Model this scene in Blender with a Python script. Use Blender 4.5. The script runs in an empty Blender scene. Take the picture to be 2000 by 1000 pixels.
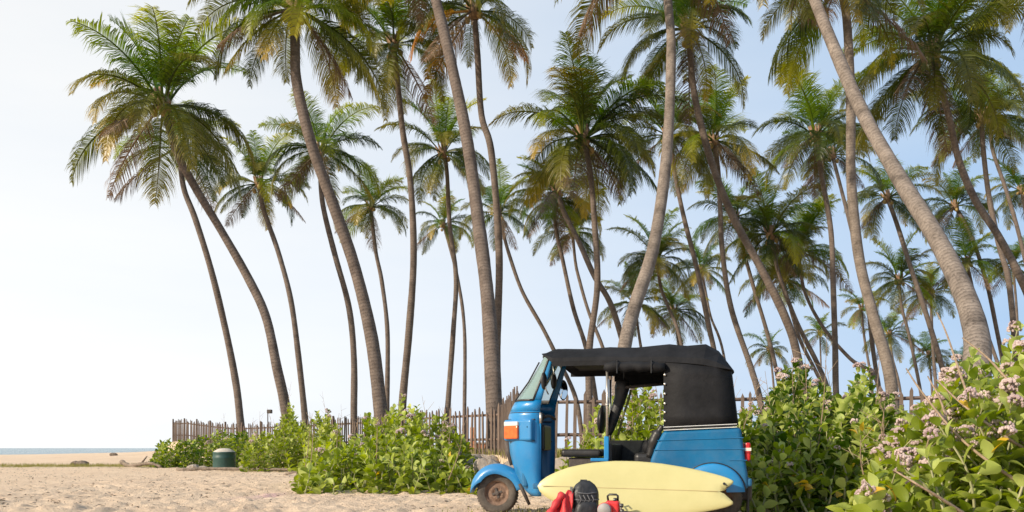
import bpy, bmesh, math, random
import numpy as np
from mathutils import Vector, Matrix, Euler
R = math.radians
S = bpy.context.scene
COL = S.collection
# ------------------------------------------------------------------ camera
F, CZ, HY = 1700.0, 0.67, 875.0          # focal length in photo pixels, eye height, horizon row
cam = bpy.data.cameras.new('camera'); co = bpy.data.objects.new('camera', cam); COL.objects.link(co)
co.location = (0, 0, CZ); co.rotation_euler = (R(90), 0, 0)
cam.sensor_width = 36; cam.lens = 36 * F / 2000; cam.shift_y = (HY - 500) / 2000
cam.clip_start = 0.1; cam.clip_end = 40000
S.camera = co
# ------------------------------------------------------------------ sky and sun
SUN_EL, SUN_AZ = R(27), math.atan2(-0.89, -0.55)      # azimuth from +Y towards +X
w = bpy.data.worlds.new('World'); S.world = w; w.use_nodes = True
nt = w.node_tree; nt.nodes.clear()
out = nt.nodes.new('ShaderNodeOutputWorld'); bg = nt.nodes.new('ShaderNodeBackground')
sky = nt.nodes.new('ShaderNodeTexSky'); sky.sky_type = 'NISHITA'; sky.sun_disc = False
sky.sun_elevation = SUN_EL; sky.sun_rotation = SUN_AZ % (2 * math.pi)
sky.air_density = 1.0; sky.dust_density = 3.0; sky.ozone_density = 1.0; sky.altitude = 0
# thin milky haze over the whole sky, thicker low down and towards the sea in front of the sun
tc = nt.nodes.new('ShaderNodeTexCoord'); sep = nt.nodes.new('ShaderNodeSeparateXYZ')
nt.links.new(tc.outputs['Generated'], sep.inputs[0])
mz = nt.nodes.new('ShaderNodeMapRange'); mz.inputs['From Min'].default_value = 0; mz.inputs['From Max'].default_value = 0.55
mz.inputs['To Min'].default_value = 0.95; mz.inputs['To Max'].default_value = 0.80; mz.interpolation_type = 'SMOOTHSTEP'
nt.links.new(sep.outputs['Z'], mz.inputs['Value'])
dotn = nt.nodes.new('ShaderNodeVectorMath'); dotn.operation = 'DOT_PRODUCT'
dotn.inputs[1].default_value = (-0.93, 0.32, 0.0)
nt.links.new(tc.outputs['Generated'], dotn.inputs[0])
mx = nt.nodes.new('ShaderNodeMapRange'); mx.inputs['From Min'].default_value = -0.35; mx.inputs['From Max'].default_value = 0.85
mx.inputs['To Min'].default_value = 0.0; mx.inputs['To Max'].default_value = 1.0; mx.interpolation_type = 'SMOOTHSTEP'
nt.links.new(dotn.outputs['Value'], mx.inputs['Value'])
hz = nt.nodes.new('ShaderNodeMix'); hz.data_type = 'RGBA'
HAZE_A = (4.6, 6.5, 9.1, 1); HAZE_B = (10.5, 10.6, 10.6, 1)
hz.inputs[6].default_value = HAZE_A; hz.inputs[7].default_value = HAZE_B
# faint streaky unevenness of the haze
cmap = nt.nodes.new('ShaderNodeMapping'); cmap.inputs['Scale'].default_value = (1.6, 1.6, 9.0)
cn = nt.nodes.new('ShaderNodeTexNoise'); cn.inputs['Scale'].default_value = 1.3; cn.inputs['Detail'].default_value = 6
nt.links.new(tc.outputs['Generated'], cmap.inputs[0]); nt.links.new(cmap.outputs[0], cn.inputs['Vector'])
cm = nt.nodes.new('ShaderNodeMath'); cm.operation = 'MULTIPLY_ADD'; cm.inputs[1].default_value = 0.35; cm.use_clamp = True
sb_ = nt.nodes.new('ShaderNodeMath'); sb_.operation = 'SUBTRACT'; sb_.inputs[1].default_value = 0.5
nt.links.new(cn.outputs['Fac'], sb_.inputs[0]); nt.links.new(sb_.outputs[0], cm.inputs[0]); nt.links.new(mx.outputs[0], cm.inputs[2])
nt.links.new(cm.outputs[0], hz.inputs[0])
mixs = nt.nodes.new('ShaderNodeMix'); mixs.data_type = 'RGBA'
nt.links.new(mz.outputs[0], mixs.inputs[0]); nt.links.new(sky.outputs[0], mixs.inputs[6]); nt.links.new(hz.outputs[2], mixs.inputs[7])
nt.links.new(mixs.outputs[2], bg.inputs['Color']); bg.inputs['Strength'].default_value = 0.09
nt.links.new(bg.outputs[0], out.inputs['Surface'])
sl = bpy.data.lights.new('sun', 'SUN'); sl.energy = 5.0; sl.angle = R(0.6); sl.color = (1.0, 0.87, 0.69)
so = bpy.data.objects.new('sun', sl); COL.objects.link(so)
SD = Vector((math.sin(SUN_AZ) * math.cos(SUN_EL), math.cos(SUN_AZ) * math.cos(SUN_EL), math.sin(SUN_EL)))
so.rotation_euler = SD.to_track_quat('Z', 'Y').to_euler(); so.location = (-20, -10, 20)
S.view_settings.view_transform = 'Standard'; S.view_settings.look = 'None'
S.view_settings.gamma = 1; S.view_settings.use_curve_mapping = False
S.view_settings.exposure = 0.2
S.render.resolution_x = 1024; S.render.resolution_y = 512
S.render.engine = 'CYCLES'

# ------------------------------------------------------------------ helpers
def P(px, py, D):
    return Vector(((px - 1000) / F * D, D, CZ - (py - HY) / F * D))

def tag(o, label=None, cat=None, group=None, kind=None):
    if label: o['label'] = label
    if cat: o['category'] = cat
    if group: o['group'] = group
    if kind: o['kind'] = kind
    return o

def empty(name, loc=(0, 0, 0), rz=0.0):
    o = bpy.data.objects.new(name, None); COL.objects.link(o)
    o.location = loc; o.rotation_euler = (0, 0, rz); o.empty_display_size = 0.1
    return o

def link(name, me, parent=None, loc=None, rot=None, scale=None):
    o = bpy.data.objects.new(name, me); COL.objects.link(o)
    if parent: o.parent = parent
    if loc is not None: o.location = loc
    if rot is not None: o.rotation_euler = rot
    if scale is not None: o.scale = scale if hasattr(scale, '__len__') else (scale,) * 3
    return o

class MB:
    def __init__(s): s.v = []; s.f = []
    def add(s, vs, fs):
        n = len(s.v); s.v += [tuple(v) for v in vs]; s.f += [tuple(i + n for i in f) for f in fs]; return s
    def box(s, c, d, rot=None):
        x, y, z = d[0] / 2, d[1] / 2, d[2] / 2
        vs = [Vector((a * x, b * y, e * z)) for a in (-1, 1) for b in (-1, 1) for e in (-1, 1)]
        if rot is not None:
            m = Euler(rot).to_matrix(); vs = [m @ v for v in vs]
        return s.add([v + Vector(c) for v in vs], [(0, 1, 3, 2), (4, 6, 7, 5), (0, 4, 5, 1), (2, 3, 7, 6), (0, 2, 6, 4), (1, 5, 7, 3)])
    def tube(s, pts, rad, n=8, cap=True):
        pts = [Vector(p) for p in pts]; m = len(pts)
        if not hasattr(rad, '__len__'): rad = [rad] * m
        up = None; vs = []
        for i, p in enumerate(pts):
            t = (pts[min(i + 1, m - 1)] - pts[max(i - 1, 0)])
            t = t.normalized() if t.length > 1e-9 else Vector((0, 0, 1))
            if up is None: up = t.orthogonal().normalized()
            up = (up - t * up.dot(t)); up = up.normalized() if up.length > 1e-6 else t.orthogonal().normalized()
            b = t.cross(up)
            for k in range(n):
                a = 2 * math.pi * k / n
                vs.append(p + (up * math.cos(a) + b * math.sin(a)) * rad[i])
        fs = [(i * n + k, i * n + (k + 1) % n, (i + 1) * n + (k + 1) % n, (i + 1) * n + k) for i in range(m - 1) for k in range(n)]
        if cap: fs += [tuple(range(n))[::-1], tuple((m - 1) * n + k for k in range(n))]
        return s.add(vs, fs)
    def grid(s, rows, closeu=False):
        nr, ncol = len(rows), len(rows[0])
        vs = [p for r in rows for p in r]; fs = []
        for i in range(nr - 1):
            for k in range(ncol if closeu else ncol - 1):
                k2 = (k + 1) % ncol
                fs.append((i * ncol + k, i * ncol + k2, (i + 1) * ncol + k2, (i + 1) * ncol + k))
        return s.add(vs, fs)
    def lathe(s, prof, n=24, c=(0, 0, 0), axis='z'):     # prof: (r, h)
        rows = []
        for r, h in prof:
            row = []
            for k in range(n):
                a = 2 * math.pi * k / n
                p = (r * math.cos(a), r * math.sin(a), h)
                if axis == 'y': p = (p[0], p[2], p[1])
                if axis == 'x': p = (p[2], p[0], p[1])
                row.append(Vector(p) + Vector(c))
            rows.append(row)
        return s.grid(rows, True)
    def blob(s, c, r, nu=10, nv=7, jit=0, rng=random):
        rows = []
        for i in range(nv + 1):
            th = math.pi * i / nv
            j = [1 + rng.uniform(-jit, jit) for _ in range(nu)] if 0 < i < nv else [1] * nu
            rows.append([Vector(c) + Vector((r[0] * math.sin(th) * math.cos(2 * math.pi * k / nu) * j[k], r[1] * math.sin(th) * math.sin(2 * math.pi * k / nu) * j[k], r[2] * math.cos(th))) for k in range(nu)])
        return s.grid(rows, True)
    def mesh(s, name, mat=None, smooth=False):
        me = bpy.data.meshes.new(name); me.from_pydata(s.v, [], s.f)
        bm = bmesh.new(); bm.from_mesh(me)
        bmesh.ops.remove_doubles(bm, verts=bm.verts, dist=1e-6)
        bmesh.ops.recalc_face_normals(bm, faces=bm.faces); bm.to_mesh(me); bm.free()
        if mat: me.materials.append(mat)
        if smooth: me.polygons.foreach_set('use_smooth', [True] * len(me.polygons))
        me.update(); return me
    def build(s, name, mat, parent=None, smooth=False, bevel=0, solid=0, sub=0, seg=2):
        o = link(name, s.mesh(name, mat, smooth), parent)
        if solid:
            m = o.modifiers.new('s', 'SOLIDIFY'); m.thickness = solid; m.offset = 0
        if bevel:
            m = o.modifiers.new('b', 'BEVEL'); m.width = bevel; m.segments = seg; m.limit_method = 'ANGLE'; m.angle_limit = R(40)
        if sub:
            m = o.modifiers.new('u', 'SUBSURF'); m.levels = sub; m.render_levels = sub
        return o

def crom(pts, per=6):
    pts = [Vector(p) for p in pts]
    q = [pts[0] * 2 - pts[1]] + pts + [pts[-1] * 2 - pts[-2]]; o = []
    for i in range(1, len(q) - 2):
        a, b, c, d = q[i - 1:i + 3]
        for k in range(per):
            t = k / per
            o.append(0.5 * ((2 * b) + (c - a) * t + (2 * a - 5 * b + 4 * c - d) * t * t + (3 * b - a - 3 * c + d) * t ** 3))
    o.append(pts[-1]); return o

# ------------------------------------------------------------------ materials
def nodes(name):
    m = bpy.data.materials.new(name); m.use_nodes = True
    t = m.node_tree; b = t.nodes['Principled BSDF']; return m, t, b
def N(t, kind, **kw):
    n = t.nodes.new(kind)
    for k, v in kw.items(): n.inputs[k.replace('_', ' ')].default_value = v
    return n
def ramp(t, src, stops):
    r = t.nodes.new('ShaderNodeValToRGB'); e = r.color_ramp.elements
    while len(e) < len(stops): e.new(0.5)
    for i, (p, c) in enumerate(stops):
        e[i].position = p; e[i].color = (*c, 1) if len(c) == 3 else c
    t.links.new(src, r.inputs[0]); return r
def mat(name, c1, c2=None, rough=0.6, scale=8, detail=4, bump=0.0, bscale=None, spec=0.5, coat=0, metal=0, stretch=(1, 1, 1), obj=True):
    m, t, b = nodes(name)
    b.inputs['Roughness'].default_value = rough; b.inputs['Metallic'].default_value = metal
    b.inputs['Specular IOR Level'].default_value = spec; b.inputs['Coat Weight'].default_value = coat
    b.inputs['Coat Roughness'].default_value = 0.12
    tcn = t.nodes.new('ShaderNodeTexCoord'); mp = N(t, 'ShaderNodeMapping'); mp.inputs['Scale'].default_value = stretch
    t.links.new(tcn.outputs['Object'], mp.inputs[0])
    n = N(t, 'ShaderNodeTexNoise', Scale=scale, Detail=detail, Roughness=0.6); t.links.new(mp.outputs[0], n.inputs['Vector'])
    r = ramp(t, n.outputs['Fac'], [(0.32, c1), (0.68, c2 or c1)]); t.links.new(r.outputs[0], b.inputs['Base Color'])
    if bump:
        n2 = N(t, 'ShaderNodeTexNoise', Scale=bscale or scale * 3, Detail=5); t.links.new(mp.outputs[0], n2.inputs['Vector'])
        bp = N(t, 'ShaderNodeBump', Strength=bump, Distance=0.02); t.links.new(n2.outputs['Fac'], bp.inputs['Height']); t.links.new(bp.outputs[0], b.inputs['Normal'])
    return m

def leaf_mat(name, ca, cb, tip=None, trans=0.35, rough=0.45, attr='along', spec=0.4):
    m, t, b = nodes(name)
    oi = t.nodes.new('ShaderNodeObjectInfo'); geo = t.nodes.new('ShaderNodeNewGeometry')
    add = t.nodes.new('ShaderNodeMath'); add.operation = 'ADD'
    t.links.new(oi.outputs['Random'], add.inputs[0]); t.links.new(geo.outputs['Random Per Island'], add.inputs[1])
    mul = t.nodes.new('ShaderNodeMath'); mul.operation = 'MULTIPLY'; mul.inputs[1].default_value = 0.5; t.links.new(add.outputs[0], mul.inputs[0])
    r = ramp(t, mul.outputs[0], [(0.15, ca), (0.85, cb)]); col = r.outputs[0]
    if tip:
        at = t.nodes.new('ShaderNodeAttribute'); at.attribute_name = attr
        mr = N(t, 'ShaderNodeMapRange'); mr.inputs['From Min'].default_value = 0.45; mr.inputs['From Max'].default_value = 1.0
        t.links.new(at.outputs['Fac'], mr.inputs[0])
        m2 = t.nodes.new('ShaderNodeMath'); m2.operation = 'MULTIPLY'; t.links.new(mr.outputs[0], m2.inputs[0]); t.links.new(oi.outputs['Random'], m2.inputs[1])
        mx_ = t.nodes.new('ShaderNodeMix'); mx_.data_type = 'RGBA'; t.links.new(m2.outputs[0], mx_.inputs[0])
        t.links.new(col, mx_.inputs[6]); mx_.inputs[7].default_value = (*tip, 1); col = mx_.outputs[2]
    t.links.new(col, b.inputs['Base Color']); b.inputs['Roughness'].default_value = rough; b.inputs['Specular IOR Level'].default_value = spec
    tr = t.nodes.new('ShaderNodeBsdfTranslucent')
    hs = N(t, 'ShaderNodeHueSaturation', Saturation=1.2, Value=1.9); t.links.new(col, hs.inputs['Color']); t.links.new(hs.outputs[0], tr.inputs['Color'])
    mix = t.nodes.new('ShaderNodeMixShader'); mix.inputs[0].default_value = trans
    t.links.new(b.outputs[0], mix.inputs[1]); t.links.new(tr.outputs[0], mix.inputs[2])
    t.links.new(mix.outputs[0], t.nodes['Material Output'].inputs['Surface'])
    return m

M = {}
M['frond'] = leaf_mat('palm_green', (0.014, 0.032, 0.003), (0.085, 0.112, 0.007), (0.22, 0.17, 0.015), 0.40, 0.36, spec=0.45)
M['frondy'] = leaf_mat('palm_young_green', (0.042, 0.105, 0.003), (0.14, 0.20, 0.007), (0.34, 0.29, 0.015), 0.50, 0.36, spec=0.45)
M['frondo'] = leaf_mat('palm_yellowing', (0.060, 0.085, 0.008), (0.18, 0.18, 0.014), (0.36, 0.23, 0.02), 0.38, 0.38, spec=0.7)
M['frondd'] = leaf_mat('palm_dead', (0.06, 0.042, 0.028), (0.16, 0.11, 0.07), (0.18, 0.11, 0.06), 0.15, 0.7)
M['frondr'] = leaf_mat('palm_rust', (0.17, 0.10, 0.03), (0.28, 0.16, 0.035), (0.34, 0.14, 0.03), 0.35, 0.6)
M['leaf'] = leaf_mat('milkweed_leaf', (0.055, 0.105, 0.012), (0.31, 0.36, 0.045), None, 0.42, 0.45)
M['leafp'] = leaf_mat('milkweed_leaf_pale', (0.32, 0.39, 0.10), (0.48, 0.51, 0.16), None, 0.35, 0.5)
M['leafy'] = leaf_mat('milkweed_leaf_yellow', (0.55, 0.34, 0.03), (0.62, 0.42, 0.05), None, 0.35, 0.5)
M['petal'] = leaf_mat('milkweed_flower', (0.42, 0.31, 0.31), (0.62, 0.52, 0.48), None, 0.25, 0.6)
M['stem'] = mat('pale_green_stem', (0.20, 0.22, 0.09), (0.32, 0.28, 0.15), 0.7, 20)
M['twig'] = mat('dry_twig', (0.20, 0.14, 0.09), (0.36, 0.26, 0.17), 0.85, 25, bump=0.4)
M['grass'] = leaf_mat('dry_grass', (0.14, 0.16, 0.035), (0.30, 0.26, 0.09), None, 0.3, 0.7)
M['fence'] = mat('weathered_fence_wood', (0.085, 0.058, 0.045), (0.20, 0.145, 0.11), 0.85, 6, bump=0.5, stretch=(6, 6, 0.6))
M['rail'] = mat('weathered_rail_wood', (0.08, 0.055, 0.045), (0.17, 0.12, 0.095), 0.85, 6, bump=0.5)
M['stone'] = mat('beach_stone', (0.22, 0.18, 0.15), (0.40, 0.34, 0.28), 0.9, 5, bump=0.8)
M['white_stone'] = mat('white_stone', (0.55, 0.50, 0.44), (0.7, 0.66, 0.6), 0.9, 5, bump=0.6)
M['terracotta'] = mat('terracotta_render', (0.42, 0.17, 0.09), (0.52, 0.27, 0.16), 0.9, 3, bump=0.5)
M['driftwood'] = mat('driftwood', (0.10, 0.075, 0.055), (0.26, 0.20, 0.15), 0.9, 8, bump=0.8)
M['fibre'] = mat('palm_fibre', (0.16, 0.09, 0.05), (0.34, 0.22, 0.13), 0.9, 12, bump=0.8)
M['coconut'] = mat('coconut_husk', (0.18, 0.15, 0.035), (0.33, 0.20, 0.07), 0.5, 5)
M['binplastic'] = mat('green_plastic', (0.014, 0.050, 0.042), (0.025, 0.075, 0.062), 0.5, 5)
M['sandytop'] = mat('sand_dusted_lid', (0.42, 0.38, 0.33), (0.58, 0.52, 0.45), 0.9, 9, bump=0.3)

# trunk bark: grey-brown with ring scars (rings follow the stored length attribute)
def bark(name, c1, c2, dark, ring):
    m, t, b = nodes(name); b.inputs['Roughness'].default_value = 0.88; b.inputs['Specular IOR Level'].default_value = 0.25
    tcn = t.nodes.new('ShaderNodeTexCoord')
    at = t.nodes.new('ShaderNodeAttribute'); at.attribute_name = 'along'
    n = N(t, 'ShaderNodeTexNoise', Scale=3.0, Detail=6, Roughness=0.65); t.links.new(tcn.outputs['Object'], n.inputs['Vector'])
    n3 = N(t, 'ShaderNodeTexNoise', Scale=22.0, Detail=4, Roughness=0.7); t.links.new(tcn.outputs['Object'], n3.inputs['Vector'])
    ad = t.nodes.new('ShaderNodeMath'); ad.operation = 'MULTIPLY_ADD'; ad.inputs[1].default_value = 0.20
    t.links.new(n3.outputs['Fac'], ad.inputs[0]); t.links.new(at.outputs['Fac'], ad.inputs[2])
    m1 = t.nodes.new('ShaderNodeMath'); m1.operation = 'MULTIPLY'; m1.inputs[1].default_value = ring; t.links.new(ad.outputs[0], m1.inputs[0])
    fr = t.nodes.new('ShaderNodeMath'); fr.operation = 'FRACT'; t.links.new(m1.outputs[0], fr.inputs[0])
    rg = ramp(t, fr.outputs[0], [(0.0, (0.35, 0.35, 0.35)), (0.18, (1, 1, 1)), (0.85, (0.85, 0.85, 0.85)), (1.0, (0.4, 0.4, 0.4))])
    base = ramp(t, n.outputs['Fac'], [(0.3, c1), (0.55, c2), (0.75, dark)])
    mx_ = t.nodes.new('ShaderNodeMix'); mx_.data_type = 'RGBA'; mx_.blend_type = 'MULTIPLY'; mx_.inputs[0].default_value = 0.42
    t.links.new(base.outputs[0], mx_.inputs[6]); t.links.new(rg.outputs[0], mx_.inputs[7])
    sp = ramp(t, n3.outputs['Fac'], [(0.35, (0.6, 0.6, 0.6)), (0.6, (1.1, 1.1, 1.1))])
    mx2 = t.nodes.new('ShaderNodeMix'); mx2.data_type = 'RGBA'; mx2.blend_type = 'MULTIPLY'; mx2.inputs[0].default_value = 0.6
    t.links.new(mx_.outputs[2], mx2.inputs[6]); t.links.new(sp.outputs[0], mx2.inputs[7]); t.links.new(mx2.outputs[2], b.inputs['Base Color'])
    a2 = t.nodes.new('ShaderNodeMath'); a2.operation = 'MULTIPLY_ADD'; a2.inputs[1].default_value = 0.6
    t.links.new(n3.outputs['Fac'], a2.inputs[0]); t.links.new(rg.outputs[0], a2.inputs[2])
    bp = N(t, 'ShaderNodeBump', Strength=0.8, Distance=0.012); t.links.new(a2.outputs[0], bp.inputs['Height']); t.links.new(bp.outputs[0], b.inputs['Normal'])
    return m
M['bark'] = bark('palm_bark', (0.205, 0.162, 0.134), (0.142, 0.110, 0.091), (0.078, 0.060, 0.049), 9.0)
M['bark_pale'] = bark('palm_bark_pale', (0.29, 0.24, 0.20), (0.20, 0.163, 0.135), (0.085, 0.068, 0.056), 13.0)

# sand / ground
def ground_mat():
    m, t, b = nodes('beach_sand'); b.inputs['Roughness'].default_value = 0.95; b.inputs['Specular IOR Level'].default_value = 0.15
    tcn = t.nodes.new('ShaderNodeTexCoord')
    n1 = N(t, 'ShaderNodeTexNoise', Scale=0.6, Detail=6, Roughness=0.7); n2 = N(t, 'ShaderNodeTexNoise', Scale=18, Detail=6, Roughness=0.75)
    n4 = N(t, 'ShaderNodeTexNoise', Scale=60, Detail=3, Roughness=0.8)
    for n in (n1, n2, n4): t.links.new(tcn.outputs['Object'], n.inputs['Vector'])
    r1 = ramp(t, n1.outputs['Fac'], [(0.3, (0.68, 0.51, 0.365)), (0.7, (0.80, 0.63, 0.465))])
    r2 = ramp(t, n2.outputs['Fac'], [(0.30, (0.55, 0.5, 0.46)), (0.46, (0.95, 0.95, 0.95)), (0.7, (1.08, 1.06, 1.03))])  # hollows of the bump noise coloured darker, shade painted into the dents
    mm = t.nodes.new('ShaderNodeMix'); mm.data_type = 'RGBA'; mm.blend_type = 'MULTIPLY'; mm.inputs[0].default_value = 0.7
    t.links.new(r1.outputs[0], mm.inputs[6]); t.links.new(r2.outputs[0], mm.inputs[7])
    # grassy turf where the ground is stored as planted
    at = t.nodes.new('ShaderNodeAttribute'); at.attribute_name = 'turf'
    gm = t.nodes.new('ShaderNodeMath'); gm.operation = 'MULTIPLY'
    gr = ramp(t, n2.outputs['Fac'], [(0.35, (0, 0, 0)), (0.6, (1, 1, 1))])
    t.links.new(at.outputs['Fac'], gm.inputs[0]); t.links.new(gr.outputs[0], gm.inputs[1])
    gc = ramp(t, n1.outputs['Fac'], [(0.3, (0.16, 0.17, 0.04)), (0.7, (0.28, 0.24, 0.08))])
    m3 = t.nodes.new('ShaderNodeMix'); m3.data_type = 'RGBA'; t.links.new(gm.outputs[0], m3.inputs[0]); t.links.new(mm.outputs[2], m3.inputs[6]); t.links.new(gc.outputs[0], m3.inputs[7])
    # faint pink powder stain on the sand
    pk = t.nodes.new('ShaderNodeAttribute'); pk.attribute_name = 'pink'
    pm = t.nodes.new('ShaderNodeMath'); pm.operation = 'MULTIPLY'; t.links.new(pk.outputs['Fac'], pm.inputs[0]); t.links.new(gr.outputs[0], pm.inputs[1])
    m4 = t.nodes.new('ShaderNodeMix'); m4.data_type = 'RGBA'; t.links.new(pm.outputs[0], m4.inputs[0]); t.links.new(m3.outputs[2], m4.inputs[6]); m4.inputs[7].default_value = (0.62, 0.33, 0.42, 1)
    t.links.new(m4.outputs[2], b.inputs['Base Color'])
    bp = N(t, 'ShaderNodeBump', Strength=1.0, Distance=0.05); t.links.new(n2.outputs['Fac'], bp.inputs['Height'])
    bp2 = N(t, 'ShaderNodeBump', Strength=0.5, Distance=0.008); t.links.new(n4.outputs['Fac'], bp2.inputs['Height']); t.links.new(bp.outputs[0], bp2.inputs['Normal'])
    t.links.new(bp2.outputs[0], b.inputs['Normal'])
    return m
M['sand'] = ground_mat()

# ------------------------------------------------------------------ terrain
FA, FB, FC, FD = P(338, 0, 49).xy, P(978, 0, 21).xy, P(1012, 0, 15.2).xy, P(2350, 0, 13.2).xy   # fence line
FL = [Vector((-60, 400)), Vector((-20.2, 300)), FA, FB, FC, FD, Vector((60, 8))]
def sstep(a, b, x):
    t = np.clip((x - a) / (b - a), 0, 1); return t * t * (3 - 2 * t)
def inland(x, y):            # signed distance (m) behind the fence line, approx
    x = np.asarray(x, float); y = np.asarray(y, float)
    xs = [p.x for p in FL]; ys = [p.y for p in FL]
    return y - np.interp(x, xs, ys)
rs = np.random.RandomState(4)
def vnoise(x, y, sc, seed):
    r = np.random.RandomState(seed); g = r.rand(256, 256)
    u = x / sc; v = y / sc; i = np.floor(u).astype(int); j = np.floor(v).astype(int); a = u - i; b = v - j
    a = a * a * (3 - 2 * a); b = b * b * (3 - 2 * b)
    q = lambda m, n: g[m % 256, n % 256]
    return (q(i, j) * (1 - a) * (1 - b) + q(i + 1, j) * a * (1 - b) + q(i, j + 1) * (1 - a) * b + q(i + 1, j + 1) * a * b) - 0.5
def hbase(x, y):
    x = np.asarray(x, float); y = np.asarray(y, float)
    d = inland(x, y)
    pl = 0.50 * sstep(-1.1, -0.2, d)
    pl = pl + 0.48 * np.exp(-(((x + 15.5) / 5.5) ** 2 + ((y - 51) / 9) ** 2))
    # beach crest, then the shore falls to the sea; the shore swings away behind the palms
    shore = np.interp(x, [-400, -60, -26, -12, 10, 400], [50, 58, 66, 120, 260, 300])
    h = pl + 0.30 * sstep(34, 56, y) * (1 - sstep(-22, -8, x)) * np.interp(x, [-40, -24], [0.45, 1.2])
    fall = sstep(0, 40, y - shore)
    h = h * (1 - fall) - 3.2 * fall
    return h
def ground_z(x, y): return float(hbase(x, y))
def axis_coords(segs):
    o = []
    for a, b, st in segs: o += list(np.arange(a, b, st))
    return np.array(o + [segs[-1][1]])
def neg(a): return -a[::-1]
xs = np.concatenate([[-6000, -3000, -1500, -800, -400, -200, -120, -80, -55, -40, -30], np.arange(-24, -13, 0.25), np.arange(-13, -8, 0.12), np.arange(-8, 1.6, 0.05), np.arange(1.6, 7, 0.15), np.arange(7, 14, 0.5), [16, 20, 26, 35, 50, 80, 120, 200, 400, 900, 2000, 6000]])
ys = np.concatenate([[-300, -100, -40, -15, -5, 0, 3], np.arange(5, 8.6, 0.15), np.arange(8.6, 19, 0.05), np.arange(19, 36, 0.12), np.arange(36, 64, 0.5), np.arange(64, 120, 4), [130, 150, 180, 220, 260, 300, 360, 450, 700]])
X, Y = np.meshgrid(xs, ys)
Z = hbase(X, Y)
am = (1 - sstep(30, 75, Y)) * (1 - 0.8 * sstep(-0.9, -0.2, inland(X, Y)))
lump = vnoise(X, Y, 0.9, 1) * 0.010 + vnoise(X, Y, 0.37, 2) * 0.014 + vnoise(X, Y, 0.19, 3) * 0.030 + vnoise(X, Y, 0.11, 7) * 0.034 + vnoise(X, Y, 3.3, 5) * 0.03
# footprints: dents with pushed-up rims
for k in range(2600):
    fy = 8.7 + 22 * rs.rand() ** 1.7; fx = rs.uniform(-0.62, 0.10) * fy
    r = rs.uniform(0.05, 0.11); dp = rs.uniform(0.006, 0.017)
    i0, i1 = np.searchsorted(xs, [fx - r * 3, fx + r * 3]); j0, j1 = np.searchsorted(ys, [fy - r * 3, fy + r * 3])
    if i1 <= i0 or j1 <= j0: continue
    q = ((X[j0:j1, i0:i1] - fx) / r) ** 2 + ((Y[j0:j1, i0:i1] - fy) / (r * 1.3)) ** 2
    lump[j0:j1, i0:i1] += -dp * np.exp(-q) + dp * 0.7 * np.exp(-(np.sqrt(q) - 1.5) ** 2 * 3)
near = np.exp(-(((X - 1.2) / 2.0) ** 4 + ((Y - 8.2) / 1.6) ** 4))
Z = Z + lump * am * (1 - 0.8 * near)
V = np.stack([X, Y, Z], -1).reshape(-1, 3)
nx, ny = len(xs), len(ys)
ii = np.arange(nx - 1)[None, :] + nx * np.arange(ny - 1)[:, None]
Fc = np.stack([ii, ii + 1, ii + 1 + nx, ii + nx], -1).reshape(-1, 4)
me = bpy.data.meshes.new('ground'); me.vertices.add(len(V)); me.vertices.foreach_set('co', V.ravel())
me.loops.add(Fc.size); me.loops.foreach_set('vertex_index', Fc.ravel().astype(np.int32))
me.polygons.add(len(Fc)); me.polygons.foreach_set('loop_start', np.arange(0, Fc.size, 4, dtype=np.int32)); me.polygons.foreach_set('loop_total', np.full(len(Fc), 4, dtype=np.int32))
me.update(); me.polygons.foreach_set('use_smooth', [True] * len(Fc)); me.materials.append(M['sand'])
turf = 0.95 * sstep(-0.6, 0.4, inland(X, Y)) * (X > -20)
strip_y = 31.0 + 0.10 * (X + 18)
turf = np.maximum(turf, 0.95 * np.exp(-((Y - strip_y) / 1.7) ** 2) * (X < -6))
a_ = me.attributes.new('turf', 'FLOAT', 'POINT'); a_.data.foreach_set('value', turf.ravel().astype(np.float32))
pinkc = P(512, 972, 11.8)
pk = 0.8 * np.exp(-(((X - pinkc.x) / 0.20) ** 2 + ((Y - 11.8) / 0.85) ** 2))
a_ = me.attributes.new('pink', 'FLOAT', 'POINT'); a_.data.foreach_set('value', pk.ravel().astype(np.float32))
g = link('ground', me); tag(g, 'pale sandy beach full of footprints rising to the turf behind the fence', kind='structure')

# sea
m, t, b = nodes('sea_water'); b.inputs['Base Color'].default_value = (0.10, 0.20, 0.24, 1); b.inputs['Roughness'].default_value = 0.22
tcn = t.nodes.new('ShaderNodeTexCoord'); mp = N(t, 'ShaderNodeMapping'); mp.inputs['Scale'].default_value = (0.25, 0.6, 1); t.links.new(tcn.outputs['Object'], mp.inputs[0])
n = N(t, 'ShaderNodeTexNoise', Scale=0.12, Detail=8, Roughness=0.65); t.links.new(mp.outputs[0], n.inputs['Vector'])
bp = N(t, 'ShaderNodeBump', Strength=1.0, Distance=2.5); t.links.new(n.outputs['Fac'], bp.inputs['Height']); t.links.new(bp.outputs[0], b.inputs['Normal'])
M['sea'] = m
o = MB().add([(-16000, 40, -1.5), (16000, 40, -1.5), (16000, 18000, -1.5), (-16000, 18000, -1.5)], [(0, 1, 2, 3)]).build('sea', M['sea'])
tag(o, 'calm pale blue sea on the horizon behind the beach', kind='structure')

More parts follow.
